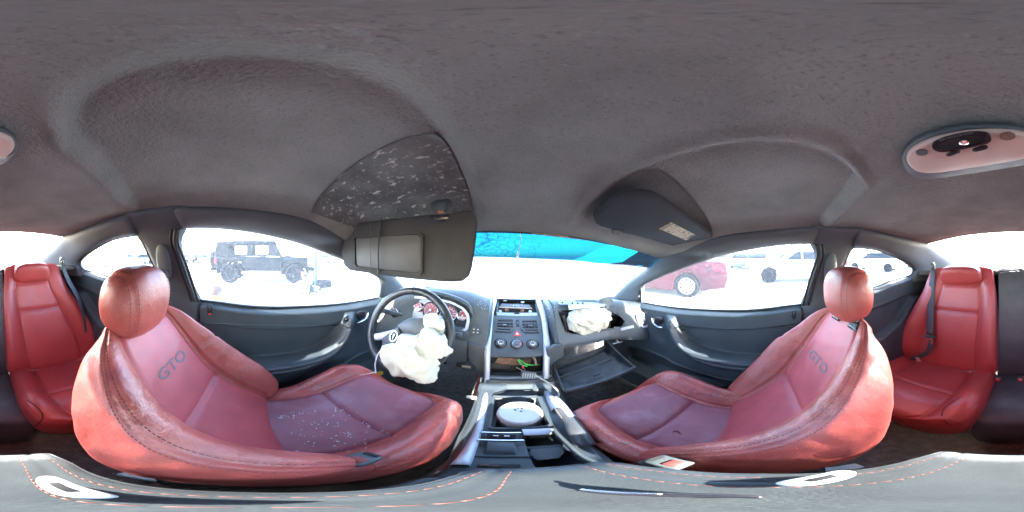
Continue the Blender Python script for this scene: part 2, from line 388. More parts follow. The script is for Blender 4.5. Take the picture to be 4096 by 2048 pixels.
for i, v in enumerate(np.linspace(0, 1, ny)):
    xs = np.linspace(-1, 1, nx); a = np.abs(xs)
    yf = np.interp(a, [0, .35, .66, 1], [.515, .515, .52, .47]); yr = np.interp(a, [0, .5, .8, .93, 1], [-.955, -.965, -.985, -1.0, -1.0])
    y = yr+(yf-yr)*v
    wx = np.interp(y, [-1, -.5, .15, .35, .5], [.535, .53, .53, .56, .60]); x = xs*wx
    GX[i, :, 0] = x; GX[i, :, 1] = y; GX[i, :, 2] = head_z(x, y)
hl = sheet('headliner', GX, M['head'], th=.025, dirn=(0, 0, 1), base=(0, 0, .18), kind='structure')
HB = BVHTree.FromPolygons([tuple(p) for p in GX.reshape(-1, 3)], gridF(ny, nx))
def onhead(px, py, off=0):
    d = ray(px, py); h = HB.ray_cast(Vector(O), Vector(d)); return np.array(h[0])-np.array([0, 0, off]) if h[0] is not None else az(px, py, .15)
# torn strip of the lining in front of the driver
def headpatch(name, x0, x1, y0, y1, mt, parent, off=.002, n=70, msk=None):
    G = np.zeros((n, n, 3))
    for i, v in enumerate(np.linspace(0, 1, n)):
        for j, u in enumerate(np.linspace(0, 1, n)):
            r = 4; uu = 2*u-1; vv = 2*v-1
            x = x0+(x1-x0)*u; y = y0+(y1-y0)*v
            G[i, j] = (x, y, 0)
    G[:, :, 2] = head_z(G[:, :, 0], G[:, :, 1])-off
    return G
t = headpatch('', -.50, -.150, .175, .47, None, None)
P_ = sheet('torn_lining', t, M['headraw'], th=.0012, dirn=(0, 0, 1), label='flaking bare roof board with torn foam above the driver sun visor', cat='roof lining', base=(-.3, .3, .12))
# header strip of bare board along the windscreen top, right half
pts = np.array([(x, y, z) for x, y, z in [(.02, .52, .079), (.12, .525, .078), (.25, .53, .074), (.37, .532, .068), (.48, .52, .058), (.58, .48, .045)]])
tube('header_edge', pts, [.004, .006, .005, .007, .006, .004], M['tan'], n=6, flat=1.2, label='ragged bare edge of the roof board along the right half of the windscreen top', cat='trim edge')

def strip(name, A, B, mt, bulge=.012, n=9, sub=5, th=.03, inn=None, parent=None, **k):
    A = cr(A, sub); B = cr(B, sub); m = len(A); G = np.zeros((m, n, 3))
    c = np.array([0, 0, -.3]) if inn is None else np.array(inn)
    for i in range(m):
        d = B[i]-A[i]; tg = (A[min(i+1, m-1)]-A[max(i-1, 0)])+(B[min(i+1, m-1)]-B[max(i-1, 0)])
        nn = np.cross(d, tg); nn /= (np.linalg.norm(nn)+1e-9)
        if nn @ (c-A[i]) < 0: nn = -nn
        for j in range(n):
            t = j/(n-1); G[i, j] = A[i]+d*t+nn*bulge*(1-(2*t-1)**4)
    nv = gnormals(G); s = 1 if (nv[m//2, n//2] @ (c-G[m//2, n//2])) < 0 else -1
    return sheet(name, G, mt, parent, th=th*s, **k)
def mir(P, s): return [(s*x, y, z) for x, y, z in P]
WTOP = [(.692, .66, -.262), (.664, .632, -.165), (.648, .566, -.120), (.624, .40, -.052), (.607, .21, .010), (.597, .10, .038), (.590, -.02, .059), (.586, -.12, .070), (.585, -.21, .074)]
PB = [(.70, .98, -.30), (.683, .88, -.225), (.662, .75, -.135), (.632, .57, -.035), (.585, .44, .038), (.538, .30, .062), (.520, .15, .097), (.516, -.02, .116), (.514, -.22, .137)]
BF = [(.514, -.19, .138), (.560, -.20, .105), (.586, -.205, .074), (.602, -.230, .028), (.628, -.222, -.055), (.658, -.200, -.145), (.680, -.184, -.205), (.684, -.184, -.33), (.684, -.184, -.5)]
BR = [(.512, -.44, .150), (.550, -.432, .100), (.569, -.414, .062), (.580, -.388, .028), (.602, -.366, -.040), (.620, -.352, -.092), (.636, -.350, -.165), (.650, -.350, -.33), (.655, -.35, -.5)]
QT = [(.569, -.400, .064), (.570, -.50, .059), (.573, -.58, .048), (.584, -.71, .014), (.600, -.855, -.036), (.612, -.915, -.074), (.622, -.905, -.108), (.63, -.90, -.16)]
QB = [(.512, -.40, .150), (.514, -.52, .142), (.516, -.66, .130), (.520, -.82, .120), (.528, -.99, .116), (.515, -1.18, .040), (.490, -1.41, -.050), (.49, -1.46, -.14)]
for s, sn in ((-1, 'left'), (1, 'right')):
    strip('pillar_trim', mir(WTOP, s), mir(PB, s), M['trim'], .014, label=f'grey windscreen pillar and roof rail trim above the {"driver" if s<0 else "passenger"} door window', cat='pillar trim', group='pillar trims')
    b = strip('pillar_trim', mir(BF, s), mir(BR, s), M['trim'], .016, n=13, label=f'grey door pillar trim between the {"driver" if s<0 else "passenger"} door window and the rear side window', cat='pillar trim', group='pillar trims')
    strip('pillar_trim', mir(QT, s), mir(QB, s), M['trim'], .02, n=13, label=f'grey rear pillar trim sweeping behind the {sn} rear side window', cat='pillar trim', group='pillar trims')
    # belt anchor cover and round plug
    pl = ax(568 if s < 0 else 3385, 905 if s < 0 else 962, s*.548)
    lathe('trim_plug', pl+np.array([s*.008, 0, 0]), (-s, 0, -.45), [(0, .006), (.0055, .006), (.0065, .003), (.0065, -.006)], M['trim'], b, n=16)
# window seals, glass
WL = [(.692, .652, -.262), (.687, .42, -.252), (.686, .22, -.238), (.683, .10, -.231), (.680, -.01, -.221), (.677, -.11, -.209), (.676, -.186, -.204)]
def glasspane(name, outline, s, mt, lab, out=.02, n=26, th=.004):
    P = np.array(mir(outline, s)); P[:, 0] += s*out; c = P.mean(0)
    V = [c]+list(P); m = len(P); F = [(0, 1+i, 1+(i+1) % m) for i in range(m)]
    V = np.array(V); V2 = V+np.array([s*th, 0, 0]); k = len(V)
    F = F+[tuple(reversed([a+k for a in f])) for f in F]+[(1+i, 1+(i+1) % m, k+1+(i+1) % m, k+1+i) for i in range(m)]
    return mesh(name, np.concatenate([V, V2]), F, mt, smooth=False, label=lab, cat='window glass', group='side windows')
REAR = [(.678, -.186, -.204), (.655, -.197, -.136), (.628, -.215, -.050), (.602, -.233, .028), (.586, -.22, .074)]
doorout = cr(WTOP, 4)[::-1].tolist()+cr(WL, 3).tolist()+cr(REAR, 3).tolist()
QBOT = [(.622, -.905, -.108), (.630, -.70, -.128), (.636, -.62, -.145), (.641, -.45, -.160), (.636, -.352, -.160)]
quart = cr(QT[:7], 4).tolist()+cr(QBOT, 3)[1:].tolist()+cr([(.636, -.352, -.160), (.620, -.352, -.092), (.602, -.366, -.040), (.580, -.388, .028), (.569, -.405, .062)], 3)[1:].tolist()
def outset(P, k):
    P = np.array(P); c = P.mean(0); return (c+(P-c)*(1+k)).tolist()
for s, sn in ((-1, 'driver'), (1, 'passenger')):
    g = glasspane('door_window', outset(doorout, .03), s, M['sideglass'] if s < 0 else M['sideglassR'], f'{sn} door window glass {"speckled with water drops in front of the black off-road car" if s<0 else "spotted with dried drops in front of the red car"}')
    tube('window_seal', mir(WL, s), .005, M['rubber'], g, n=6)
    R2 = np.array(mir(REAR, s))
    for o_, r_ in ((-.004, .006), (-.018, .006), (-.032, .005)):
        Q = R2.copy(); Q[:, 1] += o_; Q[:, 0] -= s*.020; tube('window_channel', Q, r_, M['rubber'] if o_ != -.018 else M['door'], g, n=6)
    q = glasspane('quarter_window', outset(quart, .04), s, M['qglass'], f'small teardrop rear side window on the {sn} side')
    tube('window_seal', np.array(mir(quart, s)), .004, M['rubber'], q, n=5, sub=0, closed=True)

# ---------------- windscreen
WN = np.array([0, .38, .65]); WN = WN/np.linalg.norm(WN)
def ws_pt(u, v):                                   # u -1..1 across, v 0 top .. 1 bottom
    a = abs(u); top = np.array([.60*u, np.interp(a, [0, .6, 1], [.515, .515, .445]), np.interp(a, [0, .6, 1], [.084, .070, .044])])
    top[2] = float(head_z(np.array(top[0]*.96), np.array(top[1])))+.010; top[1] += .006
    bot = np.array([.71*u, np.interp(a, [0, .6, 1], [1.30, 1.22, .98]), np.interp(a, [0, .6, 1], [-.37, -.36, -.29])])
    p = top+(bot-top)*v; p[2] += .02*sin(pi*v); return p
def ws_mat():
    m = bpy.data.materials.new('shattered_windscreen'); m.use_nodes = True; nt = m.node_tree; N = nt.nodes; L = nt.links; N.clear()
    out = N.new('ShaderNodeOutputMaterial'); tr = N.new('ShaderNodeBsdfTransparent'); tl = N.new('ShaderNodeBsdfTranslucent'); df = N.new('ShaderNodeBsdfDiffuse')
    uv = N.new('ShaderNodeUVMap'); uv.uv_map = 'uv'; sp = N.new('ShaderNodeSeparateXYZ'); L.new(uv.outputs[0], sp.inputs[0])
    # band: v < .13
    nz = N.new('ShaderNodeTexNoise'); nz.inputs['Scale'].default_value = 5; nz.inputs['Detail'].default_value = 5; L.new(uv.outputs[0], nz.inputs['Vector'])
    ma = N.new('ShaderNodeMath'); ma.operation = 'MULTIPLY_ADD'; ma.inputs[1].default_value = .03; ma.inputs[2].default_value = -.015; L.new(nz.outputs['Fac'], ma.inputs[0])
    vv = N.new('ShaderNodeMath'); vv.operation = 'ADD'; L.new(sp.outputs[1], vv.inputs[0]); L.new(ma.outputs[0], vv.inputs[1])
    bd = N.new('ShaderNodeMapRange'); bd.inputs[1].default_value = .235; bd.inputs[2].default_value = .275; bd.inputs[3].default_value = 1; bd.inputs[4].default_value = 0; L.new(vv.outputs[0], bd.inputs[0])
    # lighter band to the lower right, edge runs diagonally
    ml = N.new('ShaderNodeMapRange'); ml.interpolation_type = 'SMOOTHSTEP'; ml.inputs[1].default_value = .66; ml.inputs[2].default_value = .78; ml.inputs[3].default_value = 0; ml.inputs[4].default_value = .235; L.new(sp.outputs[0], ml.inputs[0])
    sb = N.new('ShaderNodeMath'); sb.operation = 'ADD'; L.new(sp.outputs[1], sb.inputs[0]); L.new(ml.outputs[0], sb.inputs[1])
    lr = N.new('ShaderNodeMapRange'); lr.inputs[1].default_value = .232; lr.inputs[2].default_value = .240; L.new(sb.outputs[0], lr.inputs[0])
    c1 = N.new('ShaderNodeMix'); c1.data_type = 'RGBA'; c1.inputs['A'].default_value = (.0004, .036, .068, 1); c1.inputs['B'].default_value = (.0006, .105, .155, 1); L.new(lr.outputs[0], c1.inputs['Factor'])
    c2 = N.new('ShaderNodeMix'); c2.data_type = 'RGBA'; c2.inputs['A'].default_value = (.93, .97, .97, 1); L.new(bd.outputs[0], c2.inputs['Factor']); L.new(c1.outputs['Result'], c2.inputs['B'])
    # cracks
    def crack(scale, wdt):
        mp = N.new('ShaderNodeMapping'); mp.inputs['Scale'].default_value = (1.5, 1, 1); L.new(uv.outputs[0], mp.inputs[0])
        n2 = N.new('ShaderNodeTexNoise'); n2.inputs['Scale'].default_value = 9; L.new(mp.outputs[0], n2.inputs['Vector'])
        mx = N.new('ShaderNodeMix'); mx.data_type = 'RGBA'; mx.inputs['Factor'].default_value = .12; L.new(mp.outputs[0], mx.inputs['A']); L.new(n2.outputs['Color'], mx.inputs['B'])
        v = N.new('ShaderNodeTexVoronoi'); v.feature = 'DISTANCE_TO_EDGE'; v.inputs['Scale'].default_value = scale; L.new(mx.outputs['Result'], v.inputs['Vector'])
        r = N.new('ShaderNodeMapRange'); r.inputs[1].default_value = 0; r.inputs[2].default_value = wdt; r.inputs[3].default_value = 1; r.inputs[4].default_value = 0; L.new(v.outputs['Distance'], r.inputs[0]); return r.outputs[0]
    k1 = crack(13, .035); k2 = crack(34, .05)
    lm = N.new('ShaderNodeMapRange'); lm.inputs[1].default_value = .62; lm.inputs[2].default_value = .45; lm.inputs[3].default_value = .0; lm.inputs[4].default_value = 1; L.new(sp.outputs[0], lm.inputs[0])
    k3 = N.new('ShaderNodeMath'); k3.operation = 'MAXIMUM'; L.new(k1, k3.inputs[0]); L.new(k2, k3.inputs[1])
    k4 = N.new('ShaderNodeMath'); k4.operation = 'MULTIPLY'; L.new(k3.outputs[0], k4.inputs[0]); L.new(lm.outputs[0], k4.inputs[1])
    k5 = N.new('ShaderNodeMath'); k5.operation = 'MULTIPLY'; L.new(k1, k5.inputs[0]); k5.inputs[1].default_value = .18
    k6 = N.new('ShaderNodeMath'); k6.operation = 'MAXIMUM'; L.new(k4.outputs[0], k6.inputs[0]); L.new(k5.outputs[0], k6.inputs[1])
    c3 = N.new('ShaderNodeMix'); c3.data_type = 'RGBA'; c3.blend_type = 'MULTIPLY'; L.new(c2.outputs['Result'], c3.inputs['A']); c3.inputs['B'].default_value = (.25, .22, .25, 1)
    kk = N.new('ShaderNodeMath'); kk.operation = 'MULTIPLY'; kk.inputs[1].default_value = .95; L.new(k6.outputs[0], kk.inputs[0]); L.new(kk.outputs[0], c3.inputs['Factor'])
    L.new(c3.outputs['Result'], tr.inputs[0])
    tl.inputs[0].default_value = (.9, .93, .95, 1); df.inputs[0].default_value = (.7, .72, .74, 1)
    ad = N.new('ShaderNodeMixShader'); ad.inputs[0].default_value = .3; L.new(tl.outputs[0], ad.inputs[1]); L.new(df.outputs[0], ad.inputs[2])
    fa = N.new('ShaderNodeMapRange'); fa.inputs[1].default_value = 0; fa.inputs[2].default_value = 1; fa.inputs[3].default_value = .42; fa.inputs[4].default_value = .012; L.new(bd.outputs[0], fa.inputs[0])
    mx = N.new('ShaderNodeMixShader'); L.new(fa.outputs[0], mx.inputs[0]); L.new(tr.outputs[0], mx.inputs[1]); L.new(ad.outputs[0], mx.inputs[2]); L.new(mx.outputs[0], out.inputs[0]); return m
nu, nv = 41, 31
G = np.array([[ws_pt(u, v) for u in np.linspace(-1.12, 1.12, nu)] for v in np.linspace(0, 1, nv)])
wso = sheet('windscreen', G, ws_mat(), th=.0005, dirn=(0, .5, .86), label='shattered windscreen with a bright blue shade band across its top', cat='windscreen')
def setuv(o, fn):
    l = o.data.uv_layers.new(name='uv')
    for lp in o.data.loops: l.data[lp.index].uv = fn(lp.vertex_index)
cnt = nu*nv
# a single skin is enough for the tinted sheet: drop the second layer so tint is applied once
bm = bmesh.new(); bm.from_mesh(wso.data); bm.verts.ensure_lookup_table(); bmesh.ops.delete(bm, geom=[v for v in bm.verts if v.index >= cnt], context='VERTS'); bm.to_mesh(wso.data); bm.free()
setuv(wso, lambda i: ((i % nu)/(nu-1), (i//nu)/(nv-1)))
tube('frit', [ws_pt(u, .006)-np.array([0, 0, .006]) for u in np.linspace(-1, 1, 13)], .006, M['rubber'], wso, n=6)
# a loose white crack running down the middle
c0 = [ay(2080, 925, .52), ay(2083, 960, .56), ay(2075, 1000, .60), ay(2068, 1030, .64)]
tube('split', c0, [.0022, .0012, .002, .006], M['debris'], wso, n=5)

# ---------------- rear window, parcel shelf
def rw_pt(u, v):
    a = abs(u); top = np.array([.525*u, np.interp(a, [0, .6, 1], [-.955, -.965, -1.005]), np.interp(a, [0, .6, 1], [.143, .138, .118])])
    bot = np.array([.50*u, np.interp(a, [0, 1], [-1.52, -1.44]), -.075]); p = top+(bot-top)*v; p[2] += .015*sin(pi*v); return p
G = np.array([[rw_pt(u, v) for u in np.linspace(-1.05, 1.05, 25)] for v in np.linspace(-.02, 1.03, 15)])
sheet('rear_window', G, M['rglass'], th=.004, dirn=(0, -.4, .9), label='wide bright rear window behind the two rear seats', cat='window glass')
box('parcel_shelf', (0, -1.27, -.095), (1.24, .62, .03), M['carpet'], label='black shelf under the rear window behind the rear seats', cat='parcel shelf', bev=.006)
box('rear_bulkhead', (0, -1.12, -.45), (1.34, .03, .74), M['dark'], label='dark bulkhead behind the rear seat backs', cat='bulkhead')
# rear side lower shell and outer skin below the windows keep daylight out
for s, sn in ((-1, 'left'), (1, 'right')):
    P = [(s*.66, -1.6, -.10), (s*.66, -.86, -.10), (s*.55, -1.0, .118), (s*.50, -1.44, -.06)]
    slab('rear_quarter_skin', [(s*.60, -1.56, -.09), (s*.66, -.90, -.17), (s*.66, -.90, -1.0), (s*.62, -1.56, -1.0)], M['steel'], th=.01, label=f'{sn} rear outer body panel beside the boot', cat='body panel')

# ---------------- side surfaces below the windows
def waist(y): return np.interp(y, [-1.1, -.905, -.70, -.62, -.45, -.352, -.186, -.11, -.01, .10, .22, .42, .65, .9], [-.09, -.108, -.128, -.145, -.160, -.178, -.207, -.211, -.223, -.233, -.240, -.254, -.266, -.285])
def zarm(y): return np.interp(y, [-.2, 0, .12, .20, .28, .335, .365, .385, .41, .6], [-.478, -.482, -.480, -.474, -.455, -.422, -.39, -.36, -.30, -.30])
def door_x(y, z):
    wz = waist(y); d = wz-z
    p = .004+.026*sm(.0, .022, d)                    # rounded top pad
    crease = sm(.082, .092, d)*(y < .43)
    za = zarm(y); rec = sm(-.010, .010, z-za)*sm(.085, .10, d)*(1-sm(.40, .43, y))
    p = p-.026*rec
    arm = sm(.012, -.006, z-za)*(1-sm(.40, .47, y))
    under = sm(za-.035, za-.10, z)
    p = p+(.055*arm*(1-.75*under))*(sm(-.19, -.13, y)*.4+.6)
    # groove under the arm rest
    p = p-.006*np.exp(-((z-(za-.032))/.004)**2)*(y < .36)
    # map pocket
    zp = np.interp(y, [-.2, .05, .2, .35, .50, .62, .72], [-.66, -.655, -.63, -.60, -.575, -.575, -.60]); pk = sm(.006, -.006, z-zp)*(1-sm(.70, .74, y))
    p = p-.03*pk*(1-sm(-.665, -.70, z)*1)
    p = p+.012*np.exp(-((z-zp)/.008)**2)*(y < .7)
    # bowl behind the pull
    p = p-.010*np.exp(-(((y-.47)/.05)**2+((z+.43)/.045)**2)**1.5)
    p = p+.03*sm(-.70, -.78, z)
    return .688-p
ndy, ndz = 240, 190
doors = {}
DB = {}
for s, sn in ((-1, 'driver'), (1, 'passenger')):
    d = thing('door', f'{sn} door, charcoal inner panel with long arm rest and {"a red lock button showing" if s<0 else "plain black lock button"}', 'car door', (s*.68, .25, -.8), 'front doors')
    doors[s] = d; G = np.zeros((ndz, ndy, 3))
    for i, v in enumerate(np.linspace(0, 1, ndz)):
        y = np.linspace(-.184, 1.0, ndy); z = waist(y)+(-.90-waist(y))*v
        G[i, :, 0] = s*door_x(y, z); G[i, :, 1] = y; G[i, :, 2] = z
    sheet('door_panel', G, M['door'], d, th=.012, dirn=(s, 0, 0))
    DB[s] = BVHTree.FromPolygons([tuple(p) for p in G.reshape(-1, 3)], gridF(ndz, ndy))
    # outer skin
    y = np.linspace(-.2, 1.0, 30); Gs = np.array([[(s*(.705+.05*sin(pi*t)), yy, waist(yy)-.002-(waist(yy)+1.0)*t) for yy in y] for t in np.linspace(0, 1, 8)])
    sheet('door_skin', Gs, M['steel'], d, th=.01, dirn=(s, 0, 0))
    sheet('sill_cap', np.array([[(s*(.684+t*.03), yy, waist(yy)-.0) for yy in y] for t in (0, 1)]), M['rubber'], d, th=.006, dirn=(0, 0, -1))
def ondoor(s, px, py, off=0):
    h = DB[s].ray_cast(Vector(O), Vector(ray(px, py))); return (np.array(h[0]) if h[0] is not None else ax(px, py, s*.66))-np.array([s*off, 0, 0])
def flatp(c, r, a, b, n=24, e=1.0, ang=0):       # ellipse-like polygon around c in the plane of unit vectors a, b
    f = lambda t: math.copysign(abs(t)**e, t)
    out = []
    for i in range(n):
        q = 2*pi*i/n; x = r[0]*f(cos(q)); y = r[1]*f(sin(q)); x, y = x*cos(ang)-y*sin(ang), x*sin(ang)+y*cos(ang); out.append(np.array(c)+np.array(a)*x+np.array(b)*y)
    return out
Y_, Z_ = np.array([0, 1, 0.]), np.array([0, 0, 1.])
for s in (-1, 1):
    d = doors[s]
    # bright line along the crease and silver release handle in its bowl
    cp = [ondoor(s, *p, .0) for p in ([(813, 1290), (950, 1298), (1100, 1302), (1250, 1303), (1345, 1302)] if s < 0 else [(3170, 1308), (3000, 1313), (2897, 1315), (2800, 1317), (2725, 1319)])]
    tube('crease_bead', cp, .0028, M['door'], d, n=6)
    if s < 0: hp = [(1424, 1288), (1436, 1284), (1452, 1276), (1464, 1262), (1468, 1248)]; bc = (1448, 1264)
    else: hp = [(2612, 1270), (2615, 1285), (2625, 1297), (2640, 1306), (2655, 1308)]; bc = (2632, 1285)
    c = ondoor(s, *bc, .002)
    pill('handle_bowl', c, (.012, .085, .05), M['blackgloss'], d, e=(1, 1), R=rot(x=-35 if s > 0 else -35))
    tube('release_handle', [ondoor(s, *p, .010) for p in hp], [.003, .006, .0075, .006, .003], M['chrome'], d, n=8)
    # pull loop edge
    lp = [(.404, -.345), (.392, -.372), (.372, -.404), (.338, -.440), (.285, -.468), (.20, -.480), (.08, -.486), (-.05, -.487), (-.17, -.484)]
    tube('arm_rest_edge', [(s*(door_x(np.array(y), np.array(z-.022))-.004), y, z) for y, z in lp], [.007, .010, .012, .012, .012, .011, .010, .009, .008], M['door'], d, n=8)
    # oval recess forward of the pull
    cc = ondoor(s, 1353, 1345) if s < 0 else ondoor(s, 2690, 1362)
    # lock button and its slot
    lk = (840, 1242) if s < 0 else (3176, 1262)
    c = ondoor(s, *lk, .001)
    ring('lock_bezel', flatp(c, (.016, .028), Y_, Z_, 20, .8), flatp(c, (.010, .020), Y_, Z_, 20, .8), M['door'], d, th=.004, n=(-s, 0, 0))
    slab('lock_slot', flatp(c, (.010, .020), Y_, Z_, 20, .8), M['dark'], d, th=.002, n=(-s, 0, 0), bev=0)
    pill('lock_button', c+np.array([-s*.006, 0, .008]), (.012, .012, .026), M['rubber'], d, e=(1, .7), nu=14, nv=8)
    if s < 0: pill('lock_flag', c+np.array([-s*.003, 0, -.014]), (.006, .012, .008), M['redplastic'], d, nu=12, nv=6)
# mirror adjuster on the driver door
c = ondoor(-1, 1385, 1274, .002)
pl = slab('mirror_switch', flatp(c, (.022, .015), Y_, Z_, 20, .9, .5), M['plastic'], doors[-1], th=.004, n=(1, 0, 0))
lathe('knob', c+np.array([.004, -.004, -.002]), (1, 0, 0), [(.0, .008), (.007, .008), (.009, .004), (.009, 0)], M['blackgloss'], doors[-1], n=16)
# sail panels
for s in (-1, 1):
    A_ = [(s*.684, .655, -.262), (s*.660, .640, -.168), (s*.668, .72, -.185), (s*.680, .85, -.262)]
    sp_ = slab('sail_panel', A_, M['plastic'] if s < 0 else M['dark'], doors[s], th=.012, n=(s, 0, .2), bev=.002)
    if s < 0:
        for k in range(8):
            zz = -.182-.0085*k; tube('vent_bar', [(-.682+.003*(k < 4), .672-.001*k, zz), (-.684+.003*(k < 4), .70, zz-.001)], .0018, M['trim'], sp_, n=5, sub=0)
    else:
        pill('speaker_clip', (.676, .672, -.205), (.008, .022, .05), M['cream'], sp_, nu=12, nv=8); pill('red_cap', (.671, .672, -.198), (.006, .014, .014), M['redplastic'], sp_, nu=12, nv=8)
        tube('bare_frame', [(.684, .655, -.262), (.674, .650, -.215), (.660, .640, -.165)], .005, M['steel'], sp_, n=6)

# rear side trim
def quarter_x(y, z):
    d = waist(y)-z; x = .648-.028*sm(0, .03, d)
    zc = np.interp(y, [-1.0, -.60, -.40], [-.215, -.26, -.27]); x = x-.004*np.exp(-((z-zc)/.006)**2)+.022*sm(-.002, -.02, z-zc)*sm(-.98, -.80, y)*(1-sm(-.42, -.36, y))
    za = np.interp(y, [-.9, -.75, -.6, -.36], [-.27, -.40, -.46, -.48]); x = x-.045*sm(.01, -.012, z-za)
    return x
for s, sn in ((-1, 'left'), (1, 'right')):
    ny_, nz_ = 110, 90; G = np.zeros((nz_, ny_, 3))
    for i, v in enumerate(np.linspace(0, 1, nz_)):
        y = np.linspace(-.345, -1.14, ny_); z = waist(y)+(-.92-waist(y))*v; G[i, :, 0] = s*quarter_x(y, z); G[i, :, 1] = y; G[i, :, 2] = z
    sheet('side_trim', G, M['door'], th=.02, dirn=(s, 0, 0), label=f'charcoal side trim panel beside the {sn} rear seat', cat='side trim', group='rear side trims')
    sheet('side_trim_filler', np.array([[(s*(.66+t*.03), yy, waist(yy)-.004) for yy in np.linspace(-.345, -1.2, 20)] for t in (0, 1)]), M['rubber'], th=.004, dirn=(0, 0, -1), label=f'rubber ledge under the {sn} rear side window', cat='window ledge')
    sheet('lower_pillar', np.array([[(s*x, y, z) for x, y, z in [(.672, -.188, zz), (.652, -.26, zz), (.640, -.352, zz)]] for zz in (-.285, -.5, -.9)]), M['plastic'], th=.02, dirn=(s, 0, 0), label=f'dark lower door pillar cover behind the {"driver" if s<0 else "passenger"} door', cat='pillar cover', group='lower pillar covers')

# ---------------- floor, firewall, roof outer skin
G = np.array([[(x, y, -.93+.012*sin(9*x)*cos(7*y)+(.0 if abs(x) > .1 else .0)) for x in np.linspace(-.72, .72, 40)] for y in np.linspace(-1.6, 1.3, 60)])
sheet('cabin_floor', G, M['carpet'], th=.03, dirn=(0, 0, -1), kind='structure', base=(0, 0, -.93))
box('firewall', (0, 1.27, -.68), (1.5, .04, .60), M['carpet'], label='dark carpeted firewall at the far end of both footwells', cat='firewall')
G = np.array([[(x, y, float(head_z(np.array(min(max(x, -.5), .5)), np.array(min(max(y, -.95), .5))))+.045-.10*max(0, abs(x)-.50)) for x in np.linspace(-.57, .57, 20)] for y in np.linspace(-.98, .52, 24)])
sheet('roof_skin', G, M['steel'], th=.01, dirn=(0, 0, 1), label='painted steel roof panel above the lining', cat='roof panel')
G = np.array([[(x, y, -.40-.12*((y-1.3)/.8)**2) for x in np.linspace(-.75, .75, 12)] for y in np.linspace(1.26, 2.2, 12)])
sheet('bonnet', G, M['steel'], th=.02, dirn=(0, 0, -1), label='car bonnet ahead of the windscreen', cat='bonnet')
box('boot_lid', (0, -1.85, -.12), (1.36, .55, .03), M['steel'], label='boot lid behind the rear window', cat='boot lid')
# foam crumbs and dirt on the floors
def crumbs(name, n, fn, size, mt, lab, base, zoff=.001):
    V = []; F = []
    for i in range(n):
        p, up = fn(); r = size*random.uniform(.4, 1.3); k = len(V); a = random.uniform(0, 6.28); up = np.array(up, float); up /= np.linalg.norm(up)
        t = np.cross(up, [cos(a), sin(a), .3]); t /= np.linalg.norm(t); b = np.cross(up, t)
        p = np.array(p)+up*zoff
        V += [p+t*r, p+b*r*.6, p-t*r*.8, p-b*r*.5, p+up*r*.5]; F += [(k, k+1, k+4), (k+1, k+2, k+4), (k+2, k+3, k+4), (k+3, k, k+4)]
    return mesh(name, V, F, mt, base=base, smooth=False, label=lab, cat='debris', kind='stuff')
crumbs('floor_litter', 260, lambda: ((random.uniform(-.55, .6), random.uniform(-.75, -.15) if random.random() < .6 else random.uniform(.45, 1.0), -.915), (0, 0, 1)), .004, M['tan'], 'crumbs of dirt and foam scattered on the black carpet', (0, 0, -.92))
lathe('paper_disc', az(4052, 1758, -.905), (0, 0, 1), [(.0, .003), (.016, .003), (.017, 0)], M['airbag'], n=20, label='small round white disc lying on the rear carpet', cat='disc')

# ================================================================== seats
def loft(net, su, sv, cap=(.03, .03), capn=((0, 0, 0), (0, 0, 0)), capk=(1, 1)):
    """net (stations, ring, 3), ring closed; rounded caps are added at both ends"""
    net = [np.array(r, float) for r in net]
    def ends(r, r2, c):
        ce = r.mean(0); dd = ce-r2.mean(0); dd /= np.linalg.norm(dd)
        return [ce+(r-ce)*k+dd*c*h for k, h in ((.90, .45), (.66, .82), (.36, .97), (.02, 1.0))]
    a = ends(net[0], net[1], cap[0])[::-1]; b = ends(net[-1], net[-2], cap[1])
    N = np.array(a+net+b)
    G = cr(N, sv); G = np.swapaxes(cr(np.swapaxes(G, 0, 1), su, True), 0, 1)
    return G, len(a)
def grooves(G, seams_u=(), seams_v=()):
    n = gnormals(G, True); disp = np.zeros(G.shape[:2]); nv, nu = disp.shape
    ctr = G.mean(1, keepdims=True); flip = np.sign(((G-ctr)*n).sum(2).mean()); n = n*flip
    for u, dp, wd, v0, v1 in seams_u:
        u = int(round(u)) % nu
        dist = np.linalg.norm(G-G[:, u:u+1], axis=2); m = np.zeros((nv, 1)); m[max(0, int(v0)):int(v1)] = 1
        jj = np.abs((np.arange(nu)-u+nu//2) % nu-nu//2); dist = np.where(jj[None] > nu//5, 9, dist)
        disp -= dp*np.exp(-(dist/wd)**2)*m
    for v, dp, wd, u0, u1 in seams_v:
        v = int(round(v)); dist = np.linalg.norm(G-G[v:v+1], axis=2); ii = np.abs(np.arange(nv)-v); dist = np.where(ii[:, None] > nv//5, 9, dist)
        m = np.zeros((1, nu)); m[:, int(u0):int(u1)] = 1; disp -= dp*np.exp(-(dist/wd)**2)*m
    return G+n*disp[..., None], n
def emit(G, parent, regions, rest, rmat):
    """split the closed grid into parts by index ranges; regions = (name, mat, u0,u1,v0,v1)"""
    nv, nu = G.shape[:2]; used = np.zeros((nv-1, nu), bool); V = G.reshape(-1, 3); outs = {}
    def put(name, mt, mask):
        F = [(i*nu+j, i*nu+(j+1) % nu, (i+1)*nu+(j+1) % nu, (i+1)*nu+j) for i, j in zip(*np.nonzero(mask))]
        ids = sorted(set(a for f in F for a in f)); mp = {a: k for k, a in enumerate(ids)}
        o = mesh(name, V[ids], [[mp[a] for a in f] for f in F], mt, parent)
        return o
    for name, mt, u0, u1, v0, v1 in regions:
        m = np.zeros_like(used); m[int(v0):int(v1), int(u0):int(u1)] = True; m &= ~used; used |= m; outs[name] = put(name, mt, m)
    outs[rest] = put(rest, rmat, ~used); return outs
